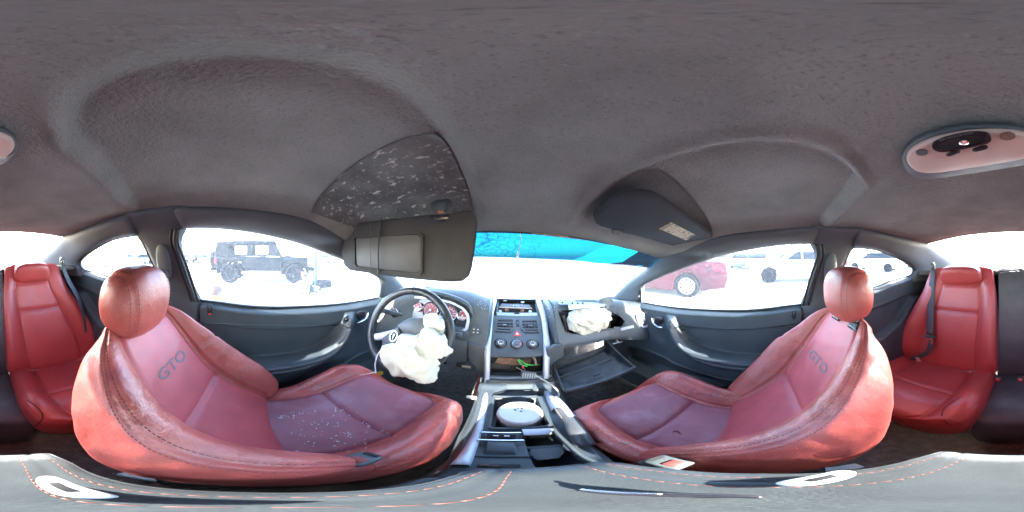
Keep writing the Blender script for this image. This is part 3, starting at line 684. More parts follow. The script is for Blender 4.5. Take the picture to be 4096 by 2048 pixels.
def stitches(name, P, nrm, mt, parent, step=.0075, ln=.0052, wd=.0007, off=.0008):
    P = np.array(P); d = np.r_[0, np.cumsum(np.linalg.norm(np.diff(P, axis=0), axis=1))]; V = []; F = []
    k = int(d[-1]/step)
    for i in range(k):
        a = i*step; p0 = np.array([np.interp(a, d, P[:, c]) for c in range(3)]); p1 = np.array([np.interp(a+ln, d, P[:, c]) for c in range(3)])
        n0 = np.array([np.interp(a, d, nrm[:, c]) for c in range(3)]); t = p1-p0; t /= np.linalg.norm(t)+1e-9; b = np.cross(t, n0); q = len(V)
        V += [p0+b*wd+n0*off*.3, p0-b*wd+n0*off*.3, p1-b*wd+n0*off*.3, p1+b*wd+n0*off*.3, (p0+p1)/2+n0*off*1.4]
        F += [(q, q+1, q+4), (q+1, q+2, q+4), (q+2, q+3, q+4), (q+3, q, q+4)]
    return mesh(name, V, F, mt, parent, smooth=False, kind='stuff')

def backring(y, z, ny, nz, xi, ei, eo, xo, hi, ho, T):
    """front point, forward normal, inboard side, insert edges, outboard side, bolster heights, rear depth"""
    xm = (ei+eo)/2; R = []
    def p(x, n): R.append((x, y+ny*n, z+nz*n))
    p(xm, -T*1.02); p(xm+(xi-xm)*.5, -T); p(xm+(xi-xm)*.86, -T*.9); p(xi, -T*.45); p(xi-(xi-ei)*.015, hi*.35)
    p(xi-(xi-ei)*.10, hi*.88); p(xi-(xi-ei)*.34, hi*1.04); p(xi-(xi-ei)*.64, hi*.74); p(xi-(xi-ei)*.86, hi*.26); p(ei, 0)
    p(ei+(xm-ei)*.5, -.004); p(xm, -.006); p(ei+(eo-ei)*.75, -.004); p(eo, 0)
    p(xo-(xo-eo)*.86, ho*.26); p(xo-(xo-eo)*.64, ho*.74); p(xo-(xo-eo)*.34, ho*1.04); p(xo-(xo-eo)*.10, ho*.88); p(xo-(xo-eo)*.015, ho*.35)
    p(xo, -T*.45); p(xm+(xo-xm)*.86, -T*.9); p(xm+(xo-xm)*.5, -T)
    return R
def front_seat(s, lab, bst, cst, hr, cap, reg):
    root = thing('front_seat', lab, 'seat', (s*.36, .05, -.93), 'front seats')
    su, sv = 9, 9
    net = [backring(*[*b[:4], s*b[4], s*b[5], s*b[6], s*b[7], *b[8:]]) for b in bst]
    G, na = loft(net, su, sv, cap=cap)
    ui, uo = 9*su, 13*su; vx = int((na+reg['vx'])*sv); vt = int((na+reg['vt'])*sv); vb = int((na+.1)*sv)
    ri, ro = 5.1*su, 17.9*su
    G, n = grooves(G, [(ui, .0055, .0055, vb, vt+sv*2), (uo, .0055, .0055, vb, vt+sv*2), (ri, .003, .004, 0, 9999), (ri+3, .0022, .0035, 0, 9999), (ro, .003, .004, 0, 9999), (7.6*su, .002, .012, vx-8, 9999)],
                   [(vx, .0065, .006, ui, uo+1), (int((na+4.35)*sv), .0035, .005, uo, int(17*su)), (int((na+4.35)*sv), .0025, .005, int(6.4*su), ui)])
    # soft wrinkles
    wr = np.array([[.0016*sin(61*p[0]+40*p[2]+3*sin(50*p[1]))*sin(38*p[2]-33*p[0]) for p in r] for r in G]); G = G+n*wr[..., None]*.5
    out = emit(G, root, [('upper_panel', M['redpanel'], ui, uo, vx, vt), ('lumbar_panel', M['redpanel'], ui, uo, vb, vx), ('inboard_bolster', M['redwear'], int(ri), ui, vb, vt+2*sv), ('outboard_bolster', M['red'], uo, int(ro), vb, vt+2*sv)], 'backrest', M['red'])
    BB = BVHTree.FromPolygons([tuple(p) for p in G.reshape(-1, 3)], gridF(G.shape[0], G.shape[1], True))
    for k, (uu, a) in enumerate(((ri-1, .0), (ri+4, .0))):
        uu = int(uu); rows = slice(int(na*sv*.6), G.shape[0]-int(2.5*sv)); stitches('stitching', G[rows, uu], n[rows, uu], M['stitchd'], root)
    # letters
    i0 = int((na+reg['vl'])*sv); j0 = int(11*su); c = G[i0, j0]; nn = n[i0, j0]; upv = G[i0+6, j0]-G[i0-6, j0]
    def snap(p, q):
        h = BB.ray_cast(Vector(p+nn*.05), Vector(-nn)); return np.array(h[0]) if h[0] is not None else p
    text('lettering', 'GTO', c, (-1, 0, 0), upv, .043, M['gto'], root, ext=.0010, snap=snap, wide=1.4, bold=.012)
    # head restraint
    hc = np.array(hr['c']); Rh = rot(x=hr['tilt'], z=hr.get('yaw', 0))
    def hf(V):
        V = V.copy(); zz = V[:, 2]/hr['s'][2]*2; V[:, 0] *= 1-.10*np.clip(-zz, 0, 1)-.03*zz; V[:, 1] += -.006*zz
        for sx in (-1, 1):
            d = V[:, 0]-sx*hr['s'][0]*.34; V *= (1-.028*np.exp(-(d/.0045)**2))[:, None]
        return V
    hd = pill('head_restraint', hc, hr['s'], M['red'], root, e=(.72, .74), R=Rh, nu=110, nv=56, fn=hf)
    for sx in (-1, 1):
        for dx in (-.009, .009):
            ang = np.linspace(-2.6, 2.6, 70); q = []
            a_, b_, c_ = np.array(hr['s'])/2; x0 = sx*hr['s'][0]*.34+dx; f = lambda t, p: np.sign(t)*np.abs(t)**p
            kx = (1-abs(x0/a_)**(2/.72))**(.36)
            for t in ang: q.append([x0*(1-.03*cos(t)*0), f(cos(t), .74)*b_*kx*1.003, f(sin(t), .74)*c_*1.003*(1-abs(x0/a_)**3*.4)])
            q = np.array(q); q = hf(q/1.0) @ Rh.T+hc; nr = q-hc; nr[:, 0] = 0; nr /= np.linalg.norm(nr, axis=1)[:, None]
            stitches('stitching', q, nr, M['stitchd'], hd, step=.009, ln=.006)
        # posts
        x = hc[0]+sx*.052; topb = G[int((na+len(bst)-1)*sv)].mean(0)
        b0 = np.array([x, hr['py'], hr['pz']]); b1 = np.array([x, hc[1]-.005, hc[2]-hr['s'][2]*.42])
        tube('post', [b0-(b1-b0)*.3, b0, (b0+b1)/2, b1], .0058, M['chrome'], hd, n=10, sub=3)
        box('post_collar', b0+np.array([0, 0, .004]), (.036, .030, .016), M['plastic'], root, R=rot(x=20), bev=.004)
        box('collar_base', b0+np.array([0, 0, -.006]), (.046, .038, .012), M['blackgloss'], root, R=rot(x=20), bev=.004)
    # cushion
    def cring(y, xi, ei, eo, xo, zi, hi, ho, zb):
        xm = (ei+eo)/2; xi, ei, eo, xo, xm = [s*q for q in (xi, ei, eo, xo, xm)]; R = []
        def p(x, z): R.append((x, y, z))
        p(xm, zb); p(xm+(xi-xm)*.5, zb); p(xm+(xi-xm)*.84, zb+.006); p(xi-(xi-ei)*.03, zb+(zi-zb)*.35); p(xi, zb+(zi-zb)*.82)
        p(xi-(xi-ei)*.10, zi+hi*.62); p(xi-(xi-ei)*.36, zi+hi); p(xi-(xi-ei)*.66, zi+hi*.78); p(xi-(xi-ei)*.88, zi+hi*.22); p(ei, zi)
        p(ei+(xm-ei)*.5, zi+.003); p(xm, zi+.005); p(ei+(eo-ei)*.75, zi+.003); p(eo, zi)
        p(xo-(xo-eo)*.88, zi+ho*.22); p(xo-(xo-eo)*.66, zi+ho*.78); p(xo-(xo-eo)*.36, zi+ho); p(xo-(xo-eo)*.10, zi+ho*.62); p(xo, zb+(zi-zb)*.82)
        p(xo-(xo-eo)*.03, zb+(zi-zb)*.35); p(xm+(xo-xm)*.84, zb+.006); p(xm+(xo-xm)*.5, zb)
        return R
    net = [cring(*c_) for c_ in cst]
    G, na = loft(net, su, sv, cap=(.02, .045))
    vx = int((na+reg['cx'])*sv); v1 = int((na+reg['c1'])*sv); v0 = int((na+.0)*sv)
    G, n = grooves(G, [(ui, .005, .005, v0, 9999), (uo, .005, .005, v0, 9999), (5.0*su, .0018, .004, 0, 9999), (18*su, .0018, .004, 0, 9999)], [(vx, .009, .009, ui, uo+1)])
    wr = np.array([[.0016*sin(55*p[0]+21*p[1]+3*sin(40*p[1]))*sin(38*p[1]-33*p[0]) for p in r] for r in G]); G = G+n*wr[..., None]*.5
    emit(G, root, [('front_cushion_panel', M['redcush'], ui, uo, vx, v1), ('rear_cushion_panel', M['redcush'], ui, uo, v0, vx)], 'cushion', M['redwear'])
    uu = int(5.0*su)+1; stitches('stitching', G[v0:v1+sv, uu], n[v0:v1+sv, uu], M['stitch'], root)
    CB = BVHTree.FromPolygons([tuple(p) for p in G.reshape(-1, 3)], gridF(G.shape[0], G.shape[1], True))
    box('seat_base', (s*.35, .12, -.83), (.38, .42, .16), M['plastic'], root, bev=.02)
    for xx in (s*.19, s*.52): box('seat_rail', (xx, .12, -.915), (.03, .55, .03), M['steel'], root, bev=.004)
    box('recliner_cover', (s*.56, .02, -.66), (.02, .14, .09), M['plastic'], root, bev=.015)
    return root, BB, CB
# y, z, ny, nz, inboard, insert-in, insert-out, outboard, bolster heights in/out, rear depth
BL = [(.060, -.640, .79, .61, .150, .255, .520, .570, .035, .035, .080),
      (.045, -.575, .79, .61, .138, .258, .520, .582, .085, .060, .080),
      (-.020, -.500, .80, .60, .134, .256, .512, .590, .118, .085, .078),
      (-.090, -.420, .83, .56, .134, .262, .505, .588, .118, .082, .076),
      (-.140, -.340, .86, .51, .144, .275, .498, .565, .092, .070, .072),
      (-.185, -.262, .90, .44, .168, .286, .492, .540, .060, .048, .064),
      (-.225, -.205, .86, .50, .212, .292, .486, .522, .030, .028, .052),
      (-.252, -.175, .60, .80, .262, .310, .470, .498, .010, .010, .036)]
CL = [(-.03, .150, .245, .515, .560, -.606, .045, .000, -.70),
      (.05, .140, .240, .515, .570, -.600, .060, .004, -.71),
      (.14, .134, .234, .508, .578, -.590, .070, .016, -.71),
      (.23, .132, .228, .498, .582, -.570, .068, .042, -.71),
      (.31, .134, .222, .490, .576, -.540, .052, .046, -.70),
      (.37, .140, .215, .482, .560, -.530, .034, .028, -.68)]
HL = dict(c=(-.366, -.245, -.120), s=(.205, .112, .170), tilt=-10, yaw=0, py=-.262, pz=-.178)
# the passenger seat sits a little lower and further reclined
BR_ = [(.095, -.695, .79, .61, .105, .200, .470, .560, .035, .035, .080),
       (.080, -.635, .79, .61, .096, .205, .478, .580, .085, .045, .080),
       (.010, -.555, .80, .60, .094, .212, .486, .588, .112, .070, .078),
       (-.078, -.455, .83, .56, .098, .225, .492, .588, .112, .090, .076),
       (-.130, -.365, .86, .51, .110, .248, .495, .572, .088, .085, .072),
       (-.178, -.280, .90, .44, .142, .270, .492, .555, .060, .050, .064),
       (-.218, -.218, .86, .50, .192, .285, .488, .530, .034, .030, .052),
       (-.245, -.182, .60, .80, .250, .305, .472, .500, .012, .010, .036)]
CR_ = [(-.02, .110, .200, .450, .520, -.665, .045, .045, -.75),
       (.05, .100, .195, .452, .540, -.660, .060, .058, -.76),
       (.14, .096, .190, .450, .550, -.652, .066, .068, -.76),
       (.22, .096, .188, .450, .558, -.636, .064, .078, -.76),
       (.30, .098, .190, .452, .562, -.606, .050, .066, -.75),
       (.36, .106, .196, .455, .556, -.594, .034, .042, -.73)]
HR_ = dict(c=(.366, -.248, -.098), s=(.200, .108, .165), tilt=-6, yaw=0, py=-.250, pz=-.192)
reg = dict(vx=3.05, vt=7.0, vl=4.5, cx=2.95, c1=5.9)
seatL, LB, LC = front_seat(-1, 'driver seat in worn red leather with cracked inner bolster and glass crumbs on its cushion', BL, CL, HL, (.02, .028), reg)
seatR, RB, RC = front_seat(1, 'passenger seat in red leather with a torn cushion and chrome head restraint posts showing', BR_, CR_, HR_, (.02, .028), reg)
# glass crumbs on the driver cushion, small tears on the passenger one
def oncush(B, px, py, off=0):
    h = B.ray_cast(Vector(O), Vector(ray(px, py))); return (np.array(h[0])+np.array(h[1])*off*(1 if Vector(h[1]).dot(Vector(ray(px, py))) < 0 else -1)) if h[0] is not None else None
pts_ = []
for i in range(160):
    px, py = (random.gauss(1330, 90), random.gauss(1730, 45)) if i < 75 else random.choice([(random.uniform(1070, 1260), 0), (0, 0)])
    if i >= 75:
        t = random.random(); px, py = [(1070+30*t, 1680+140*t), (1090+180*t, 1672-28*t), (1330+260*t, 1630+125*t)][i % 3]; px += random.gauss(0, 4); py += random.gauss(0, 4)
    q = oncush(LC, px, py)
    if q is not None: pts_.append(q)
it = iter(pts_); crumbs('glass_crumbs', len(pts_), lambda: (next(it), (0, -.2, 1)), .0030, M['debris'], 'white crumbs of broken glass scattered on the driver seat cushion', (-.38, .15, -.57), .0015)
pts2 = []
for i in range(60):
    t = random.random(); px, py = [(2700-130*t, 1660+75*t), (2850+150*t, 1630+20*t), (2990-30*t, 1660+100*t), (random.gauss(2730, 60), random.gauss(1700, 30))][i % 4]
    q = oncush(RC, px+random.gauss(0, 3), py+random.gauss(0, 3))
    if q is not None: pts2.append(q)
it = iter(pts2); crumbs('foam_crumbs', len(pts2), lambda: (next(it), (0, -.2, 1)), .0022, M['tan'], 'pale foam crumbs along the seams of the passenger seat cushion', (.3, .15, -.64), .001)
for pl in ([(2406, 1592), (2428, 1600), (2442, 1614), (2450, 1632)], [(2484, 1764), (2500, 1772), (2515, 1774)], [(2690, 1730), (2706, 1724), (2724, 1738)]):
    q = [oncush(RC, *p, .0008) for p in pl]
    if all(a is not None for a in q): tube('leather_tear', q, [.0008, .0032, .0032, .0008], M['tan'] if pl[0][0] < 2600 else M['seam'], seatR, n=6, flat=.5)

# ---------------- buckles beside the front seats
for s, p, sz in ((-1, (-.168, .092, -.482), (.032, .040, .060)), (1, (.088, .088, -.512), (.034, .044, .060))):
    b = thing('belt_buckle', f'black seat belt buckle with red release standing between the {"driver" if s<0 else "passenger"} cushion and the centre console', 'belt buckle', (p[0], p[1], p[2]-.1), 'front belt buckles')
    Rb = rot(x=-12 if s < 0 else 14, y=-6*s, z=-8*s)
    box('housing', p, sz, M['plastic'], b, R=Rb, bev=.006, seg=3)
    box('release_button', np.array(p)+Rb @ np.array([0, -.006, sz[2]/2+.001]), (sz[0]*.56, sz[1]*.40, .004), M['duskyred'], b, R=Rb, bev=.002)
    box('tongue_slot', np.array(p)+Rb @ np.array([0, sz[1]*.40, sz[2]/2-.001]), (sz[0]*.6, .007, .006), M['dark'], b, R=Rb, bev=0)
    tube('stalk', [np.array(p)-np.array([0, -.0, .03]), np.array(p)-np.array([0, -.0, .12]), np.array(p)-np.array([0, .02, .24])], .010, M['plastic'], b, n=8, flat=.4)

# ---------------- rear seats
def rear_seat(s, lab, x0, x1, xt0, xt1):
    root = thing('bucket_seat', lab, 'seat', ((x0+x1)/2, -.8, -.93), 'rear bucket seats'); su, sv = 8, 7
    # inboard edge x0, outboard edge x1 (signed), at the top xt0, xt1
    st = [(-.790, -.670, 1.0, .0, .02, .02, .0), (-.800, -.610, .97, .24, .034, .040, .0), (-.822, -.500, .97, .24, .036, .046, .10), (-.845, -.400, .97, .24, .034, .042, .30),
          (-.868, -.300, .97, .24, .030, .034, .55), (-.890, -.205, .97, .24, .026, .022, .80), (-.905, -.130, .95, .30, .014, .010, .93), (-.925, -.080, .8, .6, .004, .004, 1.)]
    net = []
    for y, z, ny_, nz_, hi, ho, k in st:
        a = x0+(xt0-x0)*max(0, k-.75)*3; b = x1+(xt1-x1)*k
        wd = b-a; net.append(backring(y, z, ny_, nz_, a, a+wd*.20, a+wd*(.76-.04*k), b, hi, ho, .07))
    G, na = loft(net, su, sv, cap=(.03, .035)); ui, uo = 9*su, 13*su
    vx = int((na+3.9)*sv); vt = int((na+5.7)*sv); vb = int((na+.1)*sv)
    G, n = grooves(G, [(ui, .006, .006, 0, vt), (uo, .006, .006, 0, vt), (5*su, .002, .004, 0, 9999), (5*su+3, .0016, .004, 0, 9999)], [(vx, .007, .007, ui, uo+1), (vt, .008, .010, ui-2, uo+3)])
    emit(G, root, [('upper_panel', M['rearred'], ui, uo, vx, vt), ('lower_panel', M['rearred'], ui, uo, vb, vx)], 'backrest', M['rearred'])
    uu = 5*su+1; stitches('stitching', G[vb:-3*sv, uu], n[vb:-3*sv, uu], M['stitch'], root)
    hx = (net[6][9][0]+net[6][13][0])/2; hw = abs(net[6][9][0]-net[6][13][0])
    def hf(V):
        V = V.copy(); V[:, 0] *= 1+.06*np.clip(-V[:, 2]/.04, -1, 1); return V
    pill('head_pad', (hx, -.900, -.098), (hw*1.16, .075, .112), M['rearred'], root, e=(.5, .62), R=rot(x=-14), fn=hf, nu=64, nv=32)
    # cushion
    net = []
    for y, zi, hi, ho, zb, sh in [(-.80, -.700, .030, .03, -.82, .0), (-.72, -.700, .045, .035, -.84, .0), (-.62, -.695, .052, .036, -.85, .0), (-.54, -.680, .052, .036, -.85, .0), (-.47, -.678, .044, .03, -.85, .01), (-.415, -.700, .032, .02, -.85, .03)]:
        a, b = x0+s*.01+s*sh, x1-s*.02-s*sh*.6; wd = b-a; ei, eo = a+wd*.24, a+wd*.80; xm = (ei+eo)/2; R = []
        def p(x, z): R.append((x, y, z))
        p(xm, zb); p(xm+(a-xm)*.5, zb); p(xm+(a-xm)*.84, zb+.006); p(a+(ei-a)*.03, zb+(zi-zb)*.4); p(a, zi-.012)
        p(a+(ei-a)*.12, zi+hi*.70); p(a+(ei-a)*.40, zi+hi); p(a+(ei-a)*.70, zi+hi*.72); p(a+(ei-a)*.90, zi+hi*.2); p(ei, zi)
        p(ei+(xm-ei)*.5, zi+.003); p(xm, zi+.004); p(ei+(eo-ei)*.75, zi+.003); p(eo, zi)
        p(b-(b-eo)*.9, zi+ho*.2); p(b-(b-eo)*.7, zi+ho*.7); p(b-(b-eo)*.4, zi+ho); p(b-(b-eo)*.12, zi+ho*.7); p(b, zi-.012)
        p(b-(b-eo)*.03, zb+(zi-zb)*.4); p(xm+(b-xm)*.84, zb+.006); p(xm+(b-xm)*.5, zb); net.append(R)
    G, na = loft(net, su, sv, cap=(.02, .05)); vx = int((na+2.6)*sv); v0 = int(na*sv)
    G, n = grooves(G, [(ui, .006, .006, 0, 9999), (uo, .004, .006, 0, vx), (5*su, .002, .004, 0, 9999), (5*su+3, .0016, .004, 0, 9999)], [(vx, .007, .008, ui, uo+1)])
    emit(G, root, [('cushion_panel', M['rearred'], ui, uo, v0, vx)], 'cushion', M['rearred'])
    uu = 5*su+1; stitches('stitching', G[v0:-2*sv, uu], n[v0:-2*sv, uu], M['stitch'], root)
    # curved seam on the front corner
    CBv = BVHTree.FromPolygons([tuple(p) for p in G.reshape(-1, 3)], gridF(G.shape[0], G.shape[1], True))
    pl = [(3838, 1590), (3805, 1612), (3775, 1638), (3768, 1660), (3780, 1684), (3800, 1700)] if s > 0 else [(110, 1602), (140, 1622), (165, 1648), (172, 1672), (160, 1690), (140, 1706)]
    q = [oncush(CBv, *p, .0003) for p in pl]; q = [a for a in q if a is not None]
    if len(q) > 3: tube('piping', q, .0026, M['seam'], root, n=6, flat=.5)
    return root
rear_seat(-1, 'left rear bucket seat in red leather, directly behind the driver seat', -.112, -.645, -.140, -.455)
rear_seat(1, 'right rear bucket seat in red leather with a grey belt hanging over its back', .052, .655, .080, .475)
# black centre section with buckles
cs = thing('black_seat', 'narrow black leather centre seat section between the two red rear seats', 'seat', (-.03, -.8, -.93))
net = [backring(y, z, .97, .24, .060-.004*k, .040, -.100, -.120, .004, .004, .06) for k, (y, z) in enumerate([(-.800, -.79), (-.815, -.68), (-.840, -.55), (-.866, -.42), (-.892, -.29), (-.915, -.18), (-.93, -.105)])]
G, na = loft(net, 5, 6, cap=(.02, .02)); mesh('backrest', G.reshape(-1, 3), gridF(G.shape[0], G.shape[1], True), M['blk'], cs)
net = []
for y, z in [(-.80, -.725), (-.70, -.715), (-.60, -.705), (-.52, -.708), (-.45, -.735), (-.42, -.80)]:
    net.append([(x, y, zz) for x, zz in [(-.03, z-.12), (.06, z-.12), (.085, z-.03), (.07, z), (-.03, z+.006), (-.13, z), (-.145, z-.03), (-.12, z-.12)]])
G, na = loft(net, 6, 6, cap=(.02, .03)); mesh('cushion', G.reshape(-1, 3), gridF(G.shape[0], G.shape[1], True), M['blk'], cs)
tube('top_piping', [(.05, -.905, -.085), (.02, -.92, -.072), (-.03, -.925, -.070), (-.08, -.92, -.072), (-.11, -.905, -.085)], .005, M['steel'], cs, n=6)
for k, (px, py) in enumerate(((3992, 1516), (4082, 1518))):
    c = ay(px, py, -.755)
    b = thing('belt_buckle', f'small rear belt buckle with red button at the foot of the {("right","left")[k]} red seat', 'belt buckle', c-np.array([0, 0, .05]), 'rear belt buckles')
    box('housing', c-np.array([0, .0, .008]), (.034, .030, .052), M['plastic'], b, R=rot(x=20), bev=.004); box('release_button', c+np.array([0, .013, .004]), (.020, .010, .028), M['redplastic'], b, R=rot(x=20), bev=.002); box('tongue_slot', c+np.array([0, .018, .015]), (.012, .004, .005), M['white'], b, bev=0)

# ---------------- belts
def ribbon(name, P, wd, side, mt, parent=None, th=.0016, sub=6, **k):
    P = cr(P, sub); A = np.array(side, float)
    if A.ndim == 1: A = np.repeat((A/np.linalg.norm(A))[None], len(P), 0)
    else: A = lin(A, len(P)); A /= np.linalg.norm(A, axis=1)[:, None]
    w_ = np.interp(np.linspace(0, 1, len(P)), np.linspace(0, 1, len(wd)), wd) if np.ndim(wd) else np.full(len(P), wd)
    G = np.stack([P+A*(t*w_[:, None]/2) for t in (-1, -.33, .33, 1)], 1); return sheet(name, G, mt, parent, th=th, **k)
b = thing('seat_belt', 'grey belt hanging over the right rear seat back with its metal tongue showing', 'seat belt', (.5, -.84, -.6), 'rear seat belts')
P = [ay(3732, 1062, -.93), ay(3733, 1085, -.90), ay(3727, 1160, -.875), ay(3722, 1250, -.838), ay(3719, 1340, -.795)]
ribbon('webbing', P, [.012, .034, .048, .048, .046], (1, 0, .05), M['belt'], b)
P = [ay(3722, 1350, -.79), ay(3722, 1385, -.775), ay(3700, 1415, -.76), ay(3660, 1432, -.75), ay(3640, 1436, -.75)]
ribbon('lower_webbing', P, [.04, .032, .03, .03, .03], [(1, 0, .1), (.8, .3, .5), (.3, .2, 1)], M['belt'], b)
c = ay(3721, 1347, -.785); box('tongue_grip', c, (.070, .014, .016), M['plastic'], b, bev=.004); ring('tongue', flatp(c+np.array([-.002, .004, -.026]), (.016, .020), (1, 0, 0), Z_, 16, .7), flatp(c+np.array([-.002, .004, -.028]), (.009, .011), (1, 0, 0), Z_, 16, .7), M['chrome'], b, th=.003, n=(0, 1, 0))
c = ay(3672, 1438, -.74); box('care_tag', c, (.026, .004, .034), M['cream'], b, R=rot(y=25), bev=.001)
ring('belt_guide', flatp(ay(3733, 1066, -.93), (.016, .026), (1, 0, 0), Z_, 16, .8), flatp(ay(3733, 1068, -.93), (.010, .016), (1, 0, 0), Z_, 16, .8), M['plastic'], b, th=.01, n=(0, 1, 0))
b = thing('seat_belt', 'grey belt falling from the rear pillar beside the left rear seat back', 'seat belt', (-.55, -.84, -.5), 'rear seat belts')
P = [ay(248, 1045, -.93), ay(254, 1075, -.90), ay(278, 1130, -.86), ay(312, 1190, -.80), ay(335, 1260, -.78), ay(345, 1330, -.77)]
ribbon('webbing', P, [.012, .034, .046, .046, .044, .04], [(1, .3, .1), (.8, .6, .1), (.7, .7, .1)], M['belt'], b)
ring('belt_guide', flatp(ay(247, 1046, -.93), (.016, .026), (1, 0, 0), Z_, 16, .8), flatp(ay(247, 1048, -.93), (.010, .016), (1, 0, 0), Z_, 16, .8), M['plastic'], b, th=.01, n=(0, 1, 0))
for s, sn in ((-1, 'driver'), (1, 'passenger')):
    c = ax(655 if s < 0 else 3322, 1050 if s < 0 else 1075, s*.588)
    b = thing('seat_belt', f'{sn} shoulder belt with its oval guide on the door pillar', 'seat belt', (s*.62, -.30, -.4), 'front seat belts')
    A = np.array([0, 1, 0.]); Bv = np.array([s*-.22, -.05, 1]); Bv /= np.linalg.norm(Bv)
    pill('guide_cover', c, (.022, .060, .14), M['trim'], b, e=(.9, .8), R=rot(y=s*-14), nu=32, nv=20)
    ring('guide_ring', flatp(c+Bv*-.045+np.array([-s*.014, 0, 0]), (.023, .020), A, Bv, 20, .9), flatp(c+Bv*-.045+np.array([-s*.014, 0, 0]), (.014, .010), A, Bv, 20, .9), M['plastic'], b, th=.008, n=(-s, 0, 0))
    slab('guide_slot', flatp(c+Bv*-.045+np.array([-s*.013, 0, 0]), (.015, .011), A, Bv, 20, .9), M['steel'], b, th=.002, n=(-s, 0, 0), bev=0)
    ribbon('webbing', [c+Bv*-.050+np.array([-s*.018, 0, 0]), c+np.array([s*.015, .004, -.16]), c+np.array([s*.03, 0, -.30]), (s*.63, -.27, -.62)], .044, (0, 1, 0), M['belt'], b)

# ================================================================== dashboard
X_ = np.array([1, 0, 0.])
def hood(x): return np.exp(-(abs((x+.385)/.215))**4)
DP = [(1.34, -.40), (1.15, -.315), (1.0, -.268), (.90, -.245), (.83, -.248), (.785, -.275), (.755, -.325), (.725, -.375), (.695, -.425), (.688, -.448), (.70, -.462), (.80, -.475)]
def dash_row(x):
    P = cr(DP, 6); P = P.copy(); e = (abs(x)/.68)
    P[:, 0] -= .10*e**3*sm(.6, 1.1, P[:, 0]) + .0*e
    P[:, 0] -= .115*sm(.45, .66, abs(x))*sm(1.0, .8, P[:, 0])
    P[:, 1] -= .02*e**4
    h = hood(x); k = sm(1.12, .86, P[:, 0])*sm(-.36, -.27, P[:, 1]); P[:, 1] += .046*h*k
    if x < .02:   # driver side front face stands further forward below the hood
        f = sm(.02, -.10, x)*sm(-.245, -.30, P[:, 1]+.0)*(.6*h+.0); P[:, 0] += .02*f
    return np.c_[np.full(len(P), x), P]
xs = np.linspace(-.70, .70, 150); G = np.array([dash_row(x) for x in xs])
dash = thing('dashboard', 'broken charcoal dashboard with an empty passenger airbag opening and missing radio', 'dashboard', (0, .95, -.5))
# cut the airbag opening out of the pad: traced as a rounded shape on the sloping face
nd = G.shape[1]
op = np.array([(.212, .0), (.225, .55), (.238, .9), (.28, 1.0), (.50, 1.0), (.545, .93), (.56, .62), (.54, .30), (.48, .05), (.40, -.06), (.24, -.08)])
def inside(x, t):
    c = False; n = len(op)
    for i in range(n):
        a, b = op[i], op[(i+1) % n]
        if (a[1] > t) != (b[1] > t) and x < (b[0]-a[0])*(t-a[1])/(b[1]-a[1])+a[0]: c = not c
    return c
DV = G.reshape(-1, 3); DF = []
for i in range(len(xs)-1):
    for j in range(nd-1):
        c = G[i:i+2, j:j+2].reshape(-1, 3).mean(0); t = (-.285-c[2])/(.395-.285)
        if c[1] < .84 and inside(c[0], t): continue
        if -.128 < c[0] < .192 and c[1] < 1.02: continue
        DF.append((i*nd+j, i*nd+j+1, (i+1)*nd+j+1, (i+1)*nd+j))
o = mesh('dash_pad', DV, DF, M['plastic'], dash); fix_normals(o)
for xw in (-.131, .189):
    R_ = dash_row(xw); R_ = R_[(R_[:, 1] < 1.04) & (R_[:, 1] > .66)]
    a_ = np.array([p-np.array([np.sign(xw-.03)*.002, 0, .002]) for p in R_[::3]]); b_ = a_+np.array([-np.sign(xw-.03)*.016, -.012, 0])
    b_[:, 2] = np.minimum(a_[:, 2]-.02, np.interp(a_[:, 1], [.66, .695, .79, .895, 1.04], [-.485, -.462, -.407, -.350, -.30])); sheet('pad_return', np.stack([a_, (a_+b_)/2, b_], 1), M['plastic'], dash, th=.004, dirn=(np.sign(xw-.03), 0, 0))
DBV = BVHTree.FromPolygons([tuple(p) for p in DV], DF)
def ondash(px, py, off=0, fb=.72):
    d = ray(px, py); h = DBV.ray_cast(Vector(O), Vector(d)); return (np.array(h[0]) if h[0] is not None else ay(px, py, fb))-d*off
def dpt(x, t): # point on the sloping pad face
    z = -.285-t*.11; y = np.interp(z, [-.425, -.375, -.325, -.275, -.248], [.695, .725, .755, .785, .83]); return np.array([x, y-.10*(abs(x)/.68)**3*float(sm(.6, 1.1, y))-.115*float(sm(.45, .66, abs(x)))*float(sm(1.0, .8, y)), z-.02*(abs(x)/.68)**4])
tube('opening_rim', [dpt(a, b)+np.array([0, .002, 0]) for a, b in op], .0035, M['dusty'], dash, n=6, closed=True)
# cavity behind the opening
box('airbag_cavity', (.425, .90, -.40), (.40, .20, .22), M['dark'], dash, bev=0)
tube('cavity_brace', [(.235, .76, -.30), (.248, .76, -.36), (.262, .755, -.41)], .007, M['dusty'], dash, n=6)
tube('cavity_brace', [(.56, .74, -.33), (.53, .77, -.36), (.52, .75, -.42)], .012, M['dusty'], dash, n=6, flat=.4)
